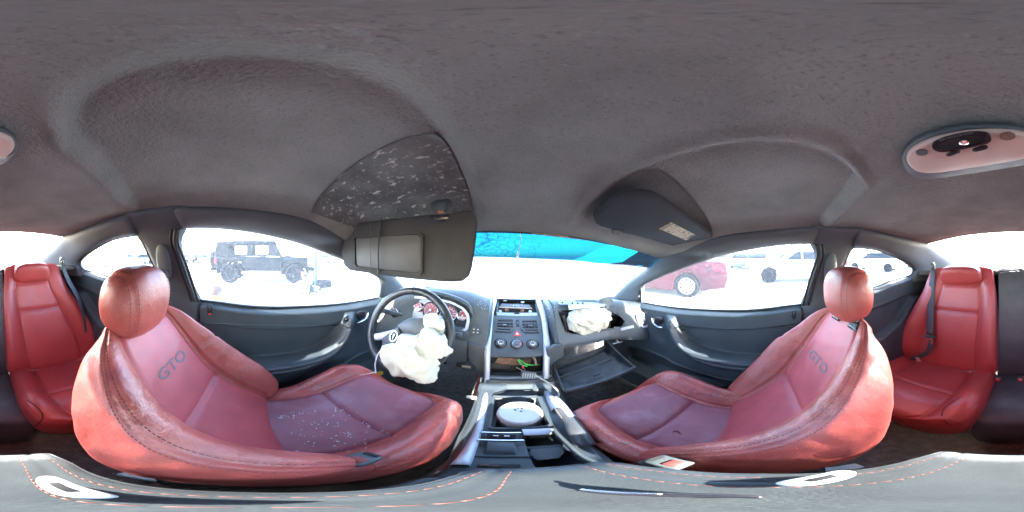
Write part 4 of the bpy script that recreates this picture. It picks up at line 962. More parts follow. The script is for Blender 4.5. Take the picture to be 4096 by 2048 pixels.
# steel bracket above the passenger airbag
br = thing('airbag_bracket', 'bent bare steel bracket with bolt holes above the passenger airbag opening', 'bracket', (.38, .84, -.28))
ry = lambda px, py: ondash(px, py, .022)
slab('bracket_plate', [ry(*p) for p in [(2233, 1206), (2280, 1206), (2340, 1209), (2400, 1212), (2425, 1214), (2428, 1221), (2390, 1222), (2340, 1220), (2275, 1219), (2240, 1219), (2234, 1214)]], M['steel'], br, th=.003, n=(0, -.7, .7), bev=.0008)
slab('bracket_plate', [ry(*p) for p in [(2395, 1202), (2415, 1190), (2436, 1186), (2444, 1194), (2455, 1206), (2440, 1212), (2434, 1236), (2425, 1234), (2424, 1214), (2400, 1211)]], M['steel'], br, th=.003, n=(0, -.7, .7), bev=.0008)
slab('bracket_flap', [ry(*p) for p in [(2272, 1219), (2276, 1240), (2300, 1236), (2420, 1226), (2422, 1215), (2350, 1221)]], M['steel'], br, th=.002, n=(0, -.7, .7), bev=0)
tube('bracket_rail', [ry(*p) for p in [(2278, 1206), (2300, 1201), (2340, 1198), (2380, 1200), (2405, 1208)]], .005, M['steel'], br, n=6)
for p in [(2249, 1211), (2289, 1213), (2311, 1213), (2331, 1213), (2435, 1205), (2412, 1208)]:
    lathe('bolt', ondash(*p, .026), (0, -.8, .5), [(0, .005), (.004, .005), (.0055, .001), (.0055, 0)], M['dark'], br, n=12)
# deflated airbags: crumpled cloth
def cloth(seed, amp, fr):
    r = np.random.default_rng(seed); K = r.normal(size=(14, 3)); K /= np.linalg.norm(K, axis=1)[:, None]; ph = r.uniform(0, 6, 14); fq = r.uniform(.6, 2.2, 14)*fr
    def f(V):
        L = np.linalg.norm(V, axis=1, keepdims=True)+1e-6; d = np.zeros(len(V))
        for k in range(14):
            w_ = V @ K[k]*fq[k]+ph[k]+1.3*np.sin(V @ K[(k+3) % 14]*fq[k]*.5+ph[k-1]); d += (1-np.abs(np.sin(w_)))**1.3/(.6+fq[k]/fr)
        d = (d-d.mean())/4; return V+V/L*(amp*d[:, None])
    return f
pa = thing('passenger_airbag', 'crumpled white deflated airbag stuffed in the dashboard opening on the passenger side', 'airbag', (.38, .72, -.37), 'airbags')
c1 = ay(2356, 1280, .735); fa = cloth(3, .034, 44)
def pshape(V):
    V = fa(V); return V
pill('airbag_cloth', c1, (.225, .12, .135), M['airbag'], pa, e=(.6, .62), nu=170, nv=110, fn=pshape, R=rot(x=25, y=4))
pill('airbag_cloth', c1+np.array([.085, .0, .012]), (.085, .08, .075), M['airbag'], pa, e=(.9, .9), nu=80, nv=50, fn=cloth(9, .03, 44))
pill('airbag_cloth', c1+np.array([-.05, -.010, .022]), (.11, .08, .075), M['airbag'], pa, e=(.9, .9), nu=80, nv=50, fn=cloth(12, .03, 44))
# silver strip badge and side vents
sp4 = [ondash(*p, .003) for p in [(2481, 1313), (2532, 1300), (2535, 1311), (2484, 1323)]]; slab('trim_badge', sp4, M['silver'], dash, th=.004, n=(0, -1, .3), bev=.001)
for s, c, r, tl in ((1, ondash(2570, 1280, .002, .6), (.033, .050), .22), (-1, ondash(1512, 1258, .002, .6), (.036, .046), -.2)):
    A = np.array([cos(.25), -s*sin(.25)*-1, 0]); A = np.array([cos(.35), s*-.35, 0]); A /= np.linalg.norm(A); B = np.array([0, .35, .93]); N_ = np.cross(A, B); N_ /= np.linalg.norm(N_); N_ = N_ if N_[1] < 0 else -N_
    sv_ = ring('side_vent', flatp(c, r, A, B, 28, .78, tl), flatp(c, (r[0]*.70, r[1]*.74), A, B, 28, .78, tl), M['silver'], dash, th=.008, n=N_)
    slab('vent_well', flatp(c+N_*.003, (r[0]*.74, r[1]*.78), A, B, 28, .8, tl), M['dark'], dash, th=-.02, n=N_, bev=0)
    for k in range(6):
        h = (k-2.5)/2.5; yy = h*r[1]*.58; hw = r[0]*.62*math.sqrt(max(0, 1-(h*.72)**2)); p = c+N_*.004+B*yy+A*(-sin(tl)*yy)
        slab('vent_slat', [p-A*hw-B*.003, p+A*hw-B*.003, p+A*hw+B*.003, p-A*hw+B*.003], M['plastic'], sv_, th=.004, n=N_, bev=0)
# defroster grille on top left
c = ondash(1665, 1132, .004, .95); c = np.array([-.50, .93, -.222]); slab('top_grille', flatp(c, (.045, .022), X_, Y_, 20, .8), M['dark'], dash, th=.004, n=(0, 0, 1), bev=.001)
for k in range(6): box('grille_bar', c+np.array([0, -.015+k*.006, .005]), (.07, .002, .003), M['plastic'], dash, bev=0)

# instrument cluster ------------------------------------------------
CN = np.array([0, -.93, .36]); CN /= np.linalg.norm(CN); CU = np.array([0, .36, .93]); CU /= np.linalg.norm(CU)
YC = .735
def cl(px, py, o=0): return at(px, py, (-.38, YC, -.30), CN)+CN*o
cluster = thing('instrument_cluster', 'four red faced gauges in a silver framed cluster behind the steering wheel', 'gauges', (-.38, YC, -.37))
fo = [cl(*p) for p in [(1642, 1188), (1672, 1186), (1750, 1193), (1812, 1208), (1858, 1232), (1877, 1258), (1880, 1285), (1872, 1318), (1860, 1324), (1760, 1304), (1680, 1292), (1612, 1282), (1603, 1270), (1616, 1232), (1630, 1198)]]
fo = lin(fo+[fo[0]], 60)[:-1]; cc = fo.mean(0); fi = cc+(fo-cc)*np.array([.88, .83, .83])
ring('cluster_frame', fo, cc+(fi-cc)*1.06, M['silver'], cluster, th=.010, n=CN)
slab('cluster_face', cc+(fo-cc)*.94-CN*.006, M['blackgloss'], cluster, th=-.02, n=CN, bev=0)
# arched hood over the cluster
top = np.array([cl(*p) for p in [(1608, 1262), (1622, 1205), (1640, 1180), (1700, 1174), (1768, 1184), (1830, 1204), (1876, 1232), (1892, 1275)]])
tp = cr(top, 5); Gh = np.stack([tp+CN*.012, tp+CN*.018+CU*.012, tp+CU*.022-CN*.01, tp+CU*.024-CN*.06], 1); sheet('cluster_hood', Gh, M['plastic'], cluster, th=.006, dirn=lambda G: np.broadcast_to(np.array([0, 0, -1.]), G.shape))
# driver side fascia left of cluster with headlight switch
G2 = np.array([[ay(px, py, .735-.03*((1600-px)/80)*(px < 1600)) for px in np.linspace(1530, 1625, 8)] for py in np.linspace(1195, 1335, 10)]); sheet('switch_fascia', G2, M['plastic'], dash, th=.01, dirn=(0, 1, 0))
gd = [((1675, 1228), .0235, 215), ((1723, 1241), .0400, 228), ((1797, 1254), .0400, 200), ((1851, 1262), .0235, 250)]
for k, (p, r, an) in enumerate(gd):
    c = cl(*p, .004+.002*(k in (1, 2)))
    g = lathe('gauge', c, CN, [(r*.0, .0), (r*.94, .0), (r*.94, -.004)], M['gauge'], cluster, n=40)
    lathe('bezel', c, CN, [(r*.94, -.003), (r*.95, .004), (r*1.03, .006), (r*1.10, .002), (r*1.12, -.004)], M['chrome'], g, n=40)
    nt = 21 if k in (1, 2) else 9; V = []; F = []
    for j in range(nt):
        a = radians(225-270*j/(nt-1)) if k in (1, 2) else radians(150-120*j/(nt-1)); dv = X_*cos(a)+CU*sin(a); tv = -X_*sin(a)+CU*cos(a); q = len(V)
        r0, r1, wq = r*(.74 if j % 2 == 0 else .82), r*.90, .0006 if j % 2 else .0010
        V += [c+dv*r0-tv*wq+CN*.0012, c+dv*r1-tv*wq+CN*.0012, c+dv*r1+tv*wq+CN*.0012, c+dv*r0+tv*wq+CN*.0012]; F.append((q, q+1, q+2, q+3))
    mesh('tick_marks', V, F, M['white'], g, smooth=False, kind='stuff')
    if k in (1, 2):
        lab_ = ['0', '1', '2', '3', '4', '5', '6', '7'] if k == 1 else ['0', '20', '40', '60', '80', '100', '120', '140', '160', '180', '200']
        for j, tx in enumerate(lab_):
            a = radians(225-270*j/(len(lab_)-1)); text('numeral', tx, c+(X_*cos(a)+CU*sin(a))*r*.58+CN*.0014, X_, CU, .0085, M['white'], g, ext=.0003)
    else:
        slab('grey_window', [c+CN*.001+X_*r*cos(a)*.86+CU*(r*sin(a)*.86) for a in np.linspace(pi*1.08, pi*1.92, 12)], M['cream'], g, th=.0012, n=CN, bev=0)
        for tx, dx in ((('F', -.55), ('E', .55)) if k == 0 else (('C', -.55), ('H', .55))): text('numeral', tx, c+X_*r*dx+CU*r*.30+CN*.0014, X_, CU, .008, M['white'], g, ext=.0003)
    a = radians(an); dv = X_*cos(a)+CU*sin(a); tube('needle', [c+CN*.004, c+CN*.004+dv*r*.8], [.0016, .0006], M['white'], g, n=6, sub=0)
    lathe('needle_hub', c, CN, [(0, .007), (r*.14, .007), (r*.17, .001)], M['white'], g, n=16)
# headlight knob, cruise cluster
c = ondash(1577, 1252, .006, .66)
k_ = lathe('light_switch', c, CN, [(0, .012), (.016, .012), (.019, .008), (.019, .0), (.026, -.001), (.026, -.01)], M['blackgloss'], dash, n=28)
box('switch_grip', c+CN*.016, (.032, .010, .008), M['plastic'], k_, R=rot(x=20), bev=.002)
text('light_symbols', '= D O', c+CN*.0015+CU*.0215, X_, CU, .009, M['white'], k_, ext=.0003)
c = ondash(1904, 1323, .004, .70); N2 = np.array([0, -.93, .3]); N2 /= np.linalg.norm(N2); U2 = np.array([0, .3, .93])
k_ = lathe('mirror_control', c, N2, [(0, .005), (.019, .006), (.021, .002), (.0255, .003), (.027, -.004)], M['plastic'], dash, n=28)
tube('cross_line', [c-X_*.018+N2*.006, c+X_*.018+N2*.006], .0011, M['dark'], k_, n=5, sub=0); tube('cross_line', [c-U2*.018+N2*.006, c+U2*.018+N2*.006], .0011, M['dark'], k_, n=5, sub=0)
for dx in (-1, 1):
    for dy in (-1, 1): slab('key_mark', flatp(c+X_*dx*.009+U2*dy*.008+N2*.0055, (.004, .003), X_, U2, 8), M['white'], k_, th=.0008, n=N2, bev=0)
# lower dash panels
def pan(name, pts, y, mt, th=.02, n=(0, 1, 0), par=dash, bev=.004): return slab(name, [ay(px, py, y) for px, py in pts], mt, par, th=th, n=n, bev=bev)
pan('knee_panel', [(1530, 1330), (1700, 1335), (1868, 1370), (1866, 1448), (1800, 1452), (1700, 1440), (1560, 1430), (1500, 1420)], .69, M['plastic'])
pan('knee_panel', [(1872, 1372), (1900, 1378), (1940, 1392), (1942, 1520), (1938, 1580), (1925, 1560), (1916, 1500), (1900, 1465), (1874, 1450)], .68, M['plastic'])
pan('column_shroud', [(1560, 1300), (1800, 1305), (1860, 1316), (1880, 1345), (1860, 1372), (1700, 1380), (1560, 1350)], .70, M['plastic'], th=.05, bev=.01)
pan('passenger_knee_panel', [(2188, 1398), (2220, 1382), (2254, 1379), (2256, 1424), (2215, 1452), (2200, 1480), (2199, 1525), (2190, 1510)], .66, M['plastic'])
sheet('lower_lip', np.array([[ay(px, py, y) for px, py in zip((2190, 2265, 2391, 2470, 2535, 2560), (1397, 1375, 1350, 1335, 1321, 1312))] for y in (.69, .74, .82)]), M['plastic'], dash, th=.006, dirn=(0, 0, -1))
tube('wiring', [ay(1925, 1470, .80), ay(1918, 1500, .78), ay(1912, 1530, .74), ay(1905, 1560, .72), ay(1900, 1585, .60)], .004, M['wirered'], dash, n=6)
tube('wiring', [ay(1930, 1470, .80), ay(1928, 1500, .78), ay(1920, 1540, .74), ay(1910, 1570, .70)], .005, M['wirebr'], dash, n=6)
box('fuse_cover', ay(1865, 1468, .78), (.045, .01, .03), M['airbag'], dash, R=rot(x=30), bev=.003)
fb = thing('plug_connector', 'small white plug with three holes dangling beside the left of the centre console', 'connector', ay(1887, 1600, .50), None)
c = ay(1887, 1590, .50); box('plug_body', c, (.034, .016, .040), M['airbag'], fb, R=rot(x=35, y=5), bev=.006)
for dx, dz in ((-.008, .0), (.0, .002), (.008, .0)): box('plug_hole', c+np.array([dx, -.009, dz+.003]), (.005, .004, .009), M['dark'], fb, R=rot(x=35), bev=0)
tube('plug_lead', [c+np.array([0, .004, .02]), c+np.array([.004, .02, .06]), ay(1905, 1530, .64)], .002, M['wirebr'], fb, n=6)
# column stalks
st = thing('steering_wheel', 'black leather steering wheel turned to the left with a burst airbag hanging from its hub', 'steering wheel', (-.37, .50, -.45))
for P in ([(-.46, .56, -.275), (-.500, .53, -.268), (-.535, .515, -.262)], [(-.30, .58, -.325), (-.245, .57, -.318), (-.205, .565, -.316)]):
    sk = tube('column_stalk', P, [.007, .009, .011, .012], M['plastic'], dash, n=12)
# ---------------- steering wheel
WNn = np.array([0, -.90, .44]); WNn /= np.linalg.norm(WNn); WU = np.cross(X_, WNn); WU = WU if WU[2] > 0 else -WU
wc = np.array([-.372, .462, -.288]); Rw = .157
def wp(a, r, o=0): a = radians(a); return wc+(X_*cos(a)+WU*sin(a))*r+WNn*o
rimP = [wp(a, Rw) for a in range(0, 360, 4)]
V, F = tubeV(rimP, .0150, 16, 1., closed=True); o = mesh('rim', V, F, M['wheelleather'], st); fix_normals(o)
for a in (95, 210, 330):
    tube('rim_seam', [wp(a, Rw)+(X_*cos(radians(a))+WU*sin(radians(a)))*.0155*cos(t)+WNn*.0155*sin(t) for t in np.linspace(0, 6.28, 20)], .0012, M['dark'], st, n=5, sub=0)
pill('hub', wc-WNn*.035, (.115, .055, .10), M['plastic'], st, e=(.7, .7), R=rot(x=-26, y=-35))
for a, L_ in ((210, M['silver']), (30, M['silver']), (300, M['plastic'])):
    P0, P1 = wp(a, .045, -.022), wp(a, Rw-.01, -.004); tube('spoke', [P0, (P0+P1)/2-WNn*.006, P1], [.022, .018, .015], L_, st, n=10, flat=.4, up=WNn)
# torn pad cover with the arrow badge
cv = slab('pad_cover', [at(*p, wc+WNn*.012, WNn) for p in [(1528, 1350), (1568, 1320), (1590, 1305), (1602, 1330), (1596, 1370), (1580, 1392), (1545, 1412), (1532, 1400), (1526, 1375)]], M['blk'], st, th=-.02, n=WNn, bev=.005, seg=3)
slab('pad_flap', [at(*p, wc+WNn*.045, WNn) for p in [(1588, 1300), (1640, 1282), (1700, 1268), (1708, 1300), (1690, 1322), (1672, 1336), (1620, 1334), (1604, 1322)]], M['blk'], st, th=-.006, n=WNn, bev=.002)
ec = at(1575, 1345, wc+WNn*.016, WNn); ang = radians(-5)
ring('badge_ring', flatp(ec, (.0145, .0215), X_, WU, 32), flatp(ec, (.0128, .0193), X_, WU, 32), M['chrome'], st, th=.003, n=WNn)
slab('badge_field', flatp(ec, (.0135, .020), X_, WU, 28), M['dark'], st, th=.0012, n=WNn, bev=0)
def ap(x, y): return ec+X_*x+WU*y+WNn*.0015
slab('badge_arrow', [ap(0, -.0155), ap(.0055, .010), ap(.0018, .0075), ap(0, .0125), ap(-.0018, .0075), ap(-.0055, .010)], M['silver'], st, th=.0015, n=WNn, bev=0)
# driver airbag
da = thing('driver_airbag', 'large cream white burst airbag drooping from the steering wheel hub', 'airbag', (-.33, .39, -.50), 'airbags')
fA = cloth(21, .036, 40)
pill('airbag_cloth', ay(1645, 1442, .395), (.176, .12, .152), M['airbag'], da, e=(.8, .8), nu=200, nv=130, fn=fA, R=rot(x=18, y=-14))
pill('airbag_cloth', ay(1728, 1385, .43), (.095, .08, .150), M['airbag'], da, e=(.85, .85), nu=130, nv=80, fn=cloth(5, .04, 36), R=rot(x=18, y=14))
pill('airbag_cloth', ay(1735, 1300, .455), (.060, .045, .080), M['airbag'], da, e=(.7, .7), nu=90, nv=60, fn=cloth(6, .022, 44), R=rot(x=15, y=-20))
pill('airbag_cloth', ay(1655, 1368, .415), (.120, .07, .060), M['airbag'], da, e=(.85, .85), nu=110, nv=60, fn=cloth(8, .03, 40), R=rot(y=-12))
zt = thing('cable_tie', 'long white cable tie with a yellow tag looped round the steering wheel', 'cable tie', ay(1499, 1480, .36))
ribbon('strap', [ay(1531, 1392, .40), ay(1510, 1420, .385), ay(1500, 1455, .37), ay(1502, 1488, .36)], .0045, (1, 0, 0), M['white'], zt)
ribbon('tail', [ay(1502, 1488, .355), ay(1475, 1494, .34), ay(1440, 1499, .33)], [.0045, .003], (0, 0, 1), M['white'], zt)
box('lock_head', ay(1502, 1489, .352), (.008, .006, .008), M['white'], zt, bev=.001)
slab('yellow_tag', [ay(*p, .352) for p in [(1508, 1488), (1528, 1484), (1534, 1496), (1522, 1502), (1506, 1497)]], M['yellow'], zt, th=.001, bev=0)

# ---------------- centre stack
SPt = [(1.01, -.288), (.955, -.312), (.895, -.348), (.84, -.378), (.79, -.405), (.74, -.433), (.695, -.460), (.672, -.478)]
SA = cr(SPt, 6)
def on_stack(px, py, off=0):
    d = ray(px, py); best = None
    for a, b in zip(SA[:-1], SA[1:]):
        n = np.array([0, -(b[1]-a[1]), b[0]-a[0]]); n /= np.linalg.norm(n)
        if n[1] > 0: n = -n
        p = O+d*(((np.array([0, *a])-O) @ n)/(d @ n)); 
        if min(a[0], b[0])-1e-4 <= p[1] <= max(a[0], b[0])+1e-4: best = (p+n*off, n); break
    if best is None: n = np.array([0, -.45, .89]); p = at(px, py, (0, *SA[-1]), n); best = (p+n*off, n)
    return best
stack = thing('centre_stack', 'centre dashboard stack with two air vents, red hazard button and three round dials', 'dash panel', (.02, .82, -.48))
Gs = np.array([[(x, y, z) for x in np.linspace(-.124, .186, 24)] for y, z in SA]); sheet('stack_panel', Gs[11:], M['plastic'], stack, th=.012, dirn=(0, .45, -.9))
sn = on_stack(2067, 1300)[1]; su_ = np.cross(sn, X_); su_ = su_ if su_[2] > 0 else -su_
# top bin with broken display surround
slab('bin_floor', [on_stack(*p, -.030)[0] for p in [(1992, 1200), (2145, 1200), (2156, 1262), (1982, 1262)]], M['dark'], stack, th=-.01, n=(0, 0, 1), bev=0)
for P in ([(1994, 1200), (1984, 1262)], [(2141, 1202), (2154, 1262)]): tube('bin_wall', [on_stack(*p, .0)[0] for p in P], .007, M['plastic'], stack, n=6, sub=0)
slab('bin_front', [on_stack(*p, .002)[0] for p in [(1984, 1249), (2148, 1251), (2153, 1263), (1980, 1261)]], M['steel'], stack, th=-.006, n=(0, -.3, .9), bev=.001)
box('catch', on_stack(2067, 1254, .004)[0], (.030, .010, .010), M['plastic'], stack, bev=.001); box('catch_slot', on_stack(2067, 1255, .010)[0], (.018, .004, .006), M['dark'], stack, bev=0)
slab('crossbar', [on_stack(*p, .0)[0] for p in [(1996, 1226), (2128, 1231), (2128, 1234), (1996, 1229)]], M['tan'], stack, th=-.004, n=(0, -.3, .9), bev=0)
slab('display_tray', [on_stack(*p, -.004)[0] for p in [(2006, 1211), (2118, 1216), (2127, 1231), (1998, 1226)]], M['trim'], stack, th=-.004, n=(0, -.3, .9), bev=.001)
for p in [(2020, 1204), (2090, 1210)]: box('clip', on_stack(*p, .002)[0], (.022, .012, .010), M['steel'], stack, bev=.002)
for p in [(2001, 1244), (2121, 1245)]: lathe('bolt', on_stack(*p, -.002)[0], (0, -.3, .9), [(0, .003), (.009, .003), (.011, -.004)], M['steel'], stack, n=14)
for p in [(2028, 1236), (2090, 1238)]: box('lamp_holder', on_stack(*p, -.012)[0], (.022, .008, .016), M['rust'], stack, bev=.002)
def crumb_tray():
    p, n = on_stack(random.gauss(2064, 12), random.gauss(1221, 4), .0); return p, (0, -.2, 1)
crumbs('tray_crumbs', 50, crumb_tray, .0022, M['debris'], 'white glass crumbs in the open bin on top of the dashboard', (.02, .95, -.32))
# vents
for q, lst in enumerate(([(1988, 1274), (2056, 1277), (2059, 1312), (2042, 1330), (1982, 1326), (1982, 1300)], [(2083, 1279), (2150, 1280), (2156, 1305), (2157, 1330), (2098, 1332), (2082, 1312)])):
    P = np.array([on_stack(*p, .001)[0] for p in lst]); c = P.mean(0); P = lin(list(P)+[P[0]], 40)[:-1]
    v_ = ring('air_vent', P, c+(P-c)*.86, M['plastic'], stack, th=.008, n=sn)
    slab('vent_well', c+(P-c)*.95+sn*.0005, M['dark'], stack, th=.001, n=sn, bev=0)
    x0, x1 = P[:, 0].min()+.008, P[:, 0].max()-.008; dd = (P-c) @ su_; h = dd.max()*.80
    for k in range(5):
        t = (k-2)/2; a, b = x0, x1
        if k == 0: a, b = (x0, x1-.018) if q == 0 else (x0+.018, x1)
        pp = c+su_*h*t; pp[0] = 0; box('vent_slat', pp+X_*(a+b)/2+sn*.004, (b-a, .007, .0024), M['trim'], v_, R=rot(x=35), bev=0)
    for k in range(4): box('vane', np.array([0, c[1], c[2]])+X_*(x0+(x1-x0)*(k+1)/5)+sn*.002, (.0016, .03, .03), M['plastic'], v_, R=rot(x=-32), bev=0)
    pp = c.copy(); box('vent_tab', pp+sn*.008, (.020, .006, .006), M['steel'], v_, bev=.001)
box('thumb_slot', on_stack(2070, 1293, .000)[0], (.014, .003, .050), M['dark'], stack, R=rot(x=-62), bev=.001)
lathe('thumb_wheel', on_stack(2070, 1293, -.004)[0], X_, [(0, -.004), (.011, -.004), (.011, .004), (0, .004)], M['trim'], stack, n=20)
# hazard triangle
c, n = on_stack(2068, 1338, .002); T3 = lambda r, o: [c+n*o+X_*r*cos(a)+su_*r*sin(a)*1.05 for a in (pi/2, pi/2+2*pi/3, pi/2+4*pi/3)]
hz = slab('hazard_button', T3(.0215, 0), M['redplastic'], stack, th=.004, n=n, bev=.0012); slab('hazard_mark', T3(.0095, .0045), M['white'], hz, th=.0006, n=n, bev=0); 
# dials
for k, (px, py) in enumerate(((2003, 1374), (2067, 1378), (2130, 1378))):
    c, n = on_stack(px, py, .002); r = .0285
    lathe('dial_well', c, n, [(r, -.001), (r*1.04, .003), (r*.98, .004), (r*.86, -.002), (0, -.003)], M['blackgloss'], stack, n=36)
    dl = lathe('dial', c+n*.001, n, [(r*.80, -.003), (r*.78, .010), (r*.70, .014), (r*.58, .015), (r*.54, .010), (0, .010)], M['trim'] if k != 1 else M['steel'], stack, n=36)
    if k == 1:
        lathe('dial_cap', c+n*.001, n, [(r*.5, .010), (r*.48, .016), (0, .017)], M['trim'], dl, n=28)
        tube('temperature_mark', [c+n*.016+X_*r*.66*cos(a)+su_*r*.66*sin(a) for a in np.linspace(-.9, .5, 8)], .0014, M['redplastic'], dl, n=5)
    else:
        for a in np.linspace(-.45, pi+.45, 6):
            slab('dial_mark', flatp(c+n*.0112+X_*r*.38*cos(a)+su_*r*.38*sin(a), (.0026, .0030), X_, su_, 8), M['white'], dl, th=.0005, n=n, bev=0)
        slab('dial_mark', [c+n*.0112+X_*x+su_*y for x, y in ((-.006, -.012), (.006, -.012), (.004, -.005), (-.004, -.005))], M['white'], dl, th=.0005, n=n, bev=0)
        for a, tx in zip(np.linspace(pi*.9, .1*pi, 5), ('0', '1', '2', '3', '4') if k == 2 else ('-', '+', 'A', 'C', '*')): text('dial_symbol', tx, c+n*.0152+X_*r*.66*cos(a)+su_*r*.66*sin(a), X_, su_, .007, M['white'], dl, ext=.0002)
# open radio bay
box('radio_bay', (.018, .80, -.55), (.27, .14, .16), M['dark'], stack, bev=0)
for x in (-.112, .150): box('bay_wall', (x, .695, -.535), (.010, .07, .125), M['dusty'], stack, R=rot(x=-20), bev=.002)
box('bay_sill', (.018, .640, -.592), (.262, .022, .012), M['steel'], stack, R=rot(x=-10), bev=.002)
box('heater_case', (.0, .74, -.545), (.15, .05, .05), M['rust'], stack, bev=.008); box('heater_case', (.055, .735, -.505), (.07, .05, .045), M['dusty'], stack, bev=.006); box('heater_case', (-.07, .73, -.575), (.10, .04, .035), M['dusty'], stack, bev=.006)
wr_ = thing('wiring_loom', 'tangle of green, red and taped wires hanging in the empty radio bay', 'wires', (.06, .70, -.59))
def wire(pts, r, mt, ys): tube('wire', [ay(px, py, y) for (px, py), y in zip(pts, ys)], r, mt, wr_, n=7)
wire([(1985, 1450), (2000, 1428), (2030, 1418), (2052, 1425)], .005, M['wirebr'], (.70, .70, .71, .72))
wire([(2085, 1432), (2100, 1420), (2120, 1418), (2138, 1436), (2146, 1462)], .0055, M['wirebr'], (.72, .70, .69, .68, .67))
wire([(2075, 1437), (2090, 1448), (2115, 1460), (2160, 1458)], .0035, M['green'], (.69, .68, .67, .69))
wire([(2072, 1440), (2082, 1455), (2094, 1462), (2110, 1466)], .0030, M['green'], (.69, .67, .67, .67))
wire([(2084, 1452), (2092, 1466), (2100, 1480)], .0028, M['wirebr'], (.67, .66, .66))
wire([(2092, 1464), (2093, 1474)], .0050, M['wirered'], (.66, .655)); wire([(2087, 1480), (2089, 1488)], .0040, M['wirered'], (.66, .65))
wire([(2066, 1470), (2085, 1480), (2100, 1492)], .0022, M['wirebr'], (.66, .64, .62))
pc = thing('radio_connector', 'grey multi pin connector on a cream cable lying across the bay sill', 'connector', ay(2110, 1498, .60))
c = ay(2113, 1498, .605); box('connector_body', c, (.056, .020, .030), M['trim'], pc, R=rot(x=-30, y=14, z=-8), bev=.003)
for k in range(6): box('connector_rib', c+np.array([-.022+k*.009, -.012, .004-k*.0012]), (.003, .004, .026), M['steel'], pc, R=rot(x=-30, y=14), bev=0)
tube('cable', [ay(2140, 1500, .60), ay(2175, 1520, .56), ay(2212, 1545, .53), ay(2232, 1565, .51), ay(2233, 1585, .49), ay(2208, 1589, .47)], .0036, mat('cream_cable', (.42, .40, .32), .6), pc, n=8)
# silver trim rails down both sides
LR = [((1965, 1199), (1990, 1199)), ((1948, 1260), (1974, 1258)), ((1940, 1330), (1968, 1330)), ((1938, 1395), (1963, 1395))]
LRz = [((1938, 1480), (1960, 1480)), ((1936, 1545), (1957, 1545)), ((1925, 1620), (1950, 1622)), ((1905, 1690), (1937, 1692)), ((1868, 1770), (1914, 1776)), ((1800, 1858), (1880, 1862))]
RR = [((2140, 1202), (2160, 1200)), ((2160, 1262), (2182, 1260)), ((2170, 1330), (2192, 1330)), ((2172, 1395), (2196, 1395))]
RRz = [((2174, 1480), (2198, 1480)), ((2176, 1545), (2203, 1545)), ((2188, 1600), (2216, 1600)), ((2206, 1640), (2232, 1636))]
def rail_pt(p, zz): 
    return at(*p, (0, .665, zz), (0, .32, .95)) if zz is not None else on_stack(*p, .012)[0]
def rail(up, low, zs):
    a = [on_stack(*p[0], .020)[0] for p in up]; b = [on_stack(*p[1], .020)[0] for p in up]
    for (p0, p1), (yy, zz) in zip(low, zs):
        nn = (0, -.80, .6) if yy > .52 else (0, -.12, .99)
        a.append(at(*p0, (0, yy, zz), nn)); b.append(at(*p1, (0, yy, zz), nn))
    a = cr(a, 5); b = cr(b, 5); n = gnormals(np.stack([a, (a+b)/2, b], 1))[:, 1]; n = np.where((n[:, 2] < 0)[:, None], -n, n)
    G = np.stack([a-n*.012, a, a*.7+b*.3+n*.004, a*.3+b*.7+n*.004, b, b-n*.012], 1); return sheet('silver_rail', G, M['silver'], stack, th=.02, dirn=lambda Q: -gnormals(Q)*0+np.array([0, .3, -.9]))
rail(LR, LRz, [(.635, -.540), (.60, -.590), (.50, -.594), (.40, -.592), (.30, -.590), (.15, -.572)])
rail(RR, RRz, [(.635, -.540), (.60, -.590), (.50, -.594), (.40, -.592)])

# ---------------- centre console
con = thing('centre_console', 'charcoal centre console with an open shifter well, window switches and cup holder', 'console', (0, .3, -.93))
def ctop(x, y): return -.606+.012*sm(.30, .10, y)+.010*sm(.55, .60, y)
def poly_in(P, x, y):
    c = np.zeros(np.shape(x), bool); n = len(P)
    for i in range(n):
        a, b = P[i], P[(i+1) % n]; m = ((a[1] > y) != (b[1] > y)) & (x < (b[0]-a[0])*(y-a[1])/(b[1]-a[1]+1e-12)+a[0]); c ^= m
    return c
def zq(pts, z): return np.array([az(px, py, z)[:2] for px, py in pts])
well = zq([(1980, 1592), (2145, 1592), (2202, 1703), (1962, 1712)], -.605); cup = zq([(2086, 1728), (2150, 1727), (2215, 1718), (2240, 1740), (2268, 1780), (2330, 1830), (2400, 1855), (2290, 1868), (2150, 1878), (2130, 1850), (2120, 1820), (2110, 1790)], -.60)
swp = zq([(1950, 1733), (2056, 1735), (2066, 1815), (1938, 1812)], -.60)
nxx, nyy = 150, 230
G = np.zeros((nyy, nxx, 3))
for i, y in enumerate(np.linspace(.10, .60, nyy)):
    xl = np.interp(y, [.10, .2, .3, .4, .5, .6], [-.105, -.112, -.128, -.130, -.132, -.135]); xr = np.interp(y, [.10, .17, .25, .35, .45, .6], [.062, .085, .108, .122, .140, .165])
    x = np.linspace(xl, xr, nxx); z = np.full(nxx, 0.)+ctop(x, y)
    e = np.minimum(x-xl, xr-x); z = z-.012*(1-sm(0, .014, e))
    yy = np.full(nxx, y)
    z = z-.085*poly_in(well, x, yy); z = z-.060*poly_in(cup, x, yy)
    sw_ = poly_in(swp, x, yy); z = z+.004*sw_
    z = z-.05*sm(.51, .56, y)*(1-sm(.59, .60, y))*(np.abs(x-.015) < .095*(1-.5*sm(.53, .60, y)))
    G[i, :, 0] = x; G[i, :, 1] = y; G[i, :, 2] = z
sheet('console_top', G, M['door'], con, th=.01, dirn=(0, 0, -1))
for s, k in ((-1, 0), (1, -1)):
    e = G[::10, k]; Gs = np.array([[p-np.array([0, 0, t*(p[2]+.93)])+np.array([s*.012*t, 0, 0]) for p in e] for t in np.linspace(0, 1, 5)]); sheet('console_side', Gs, M['door'], con, th=.01, dirn=(-s, 0, 0))
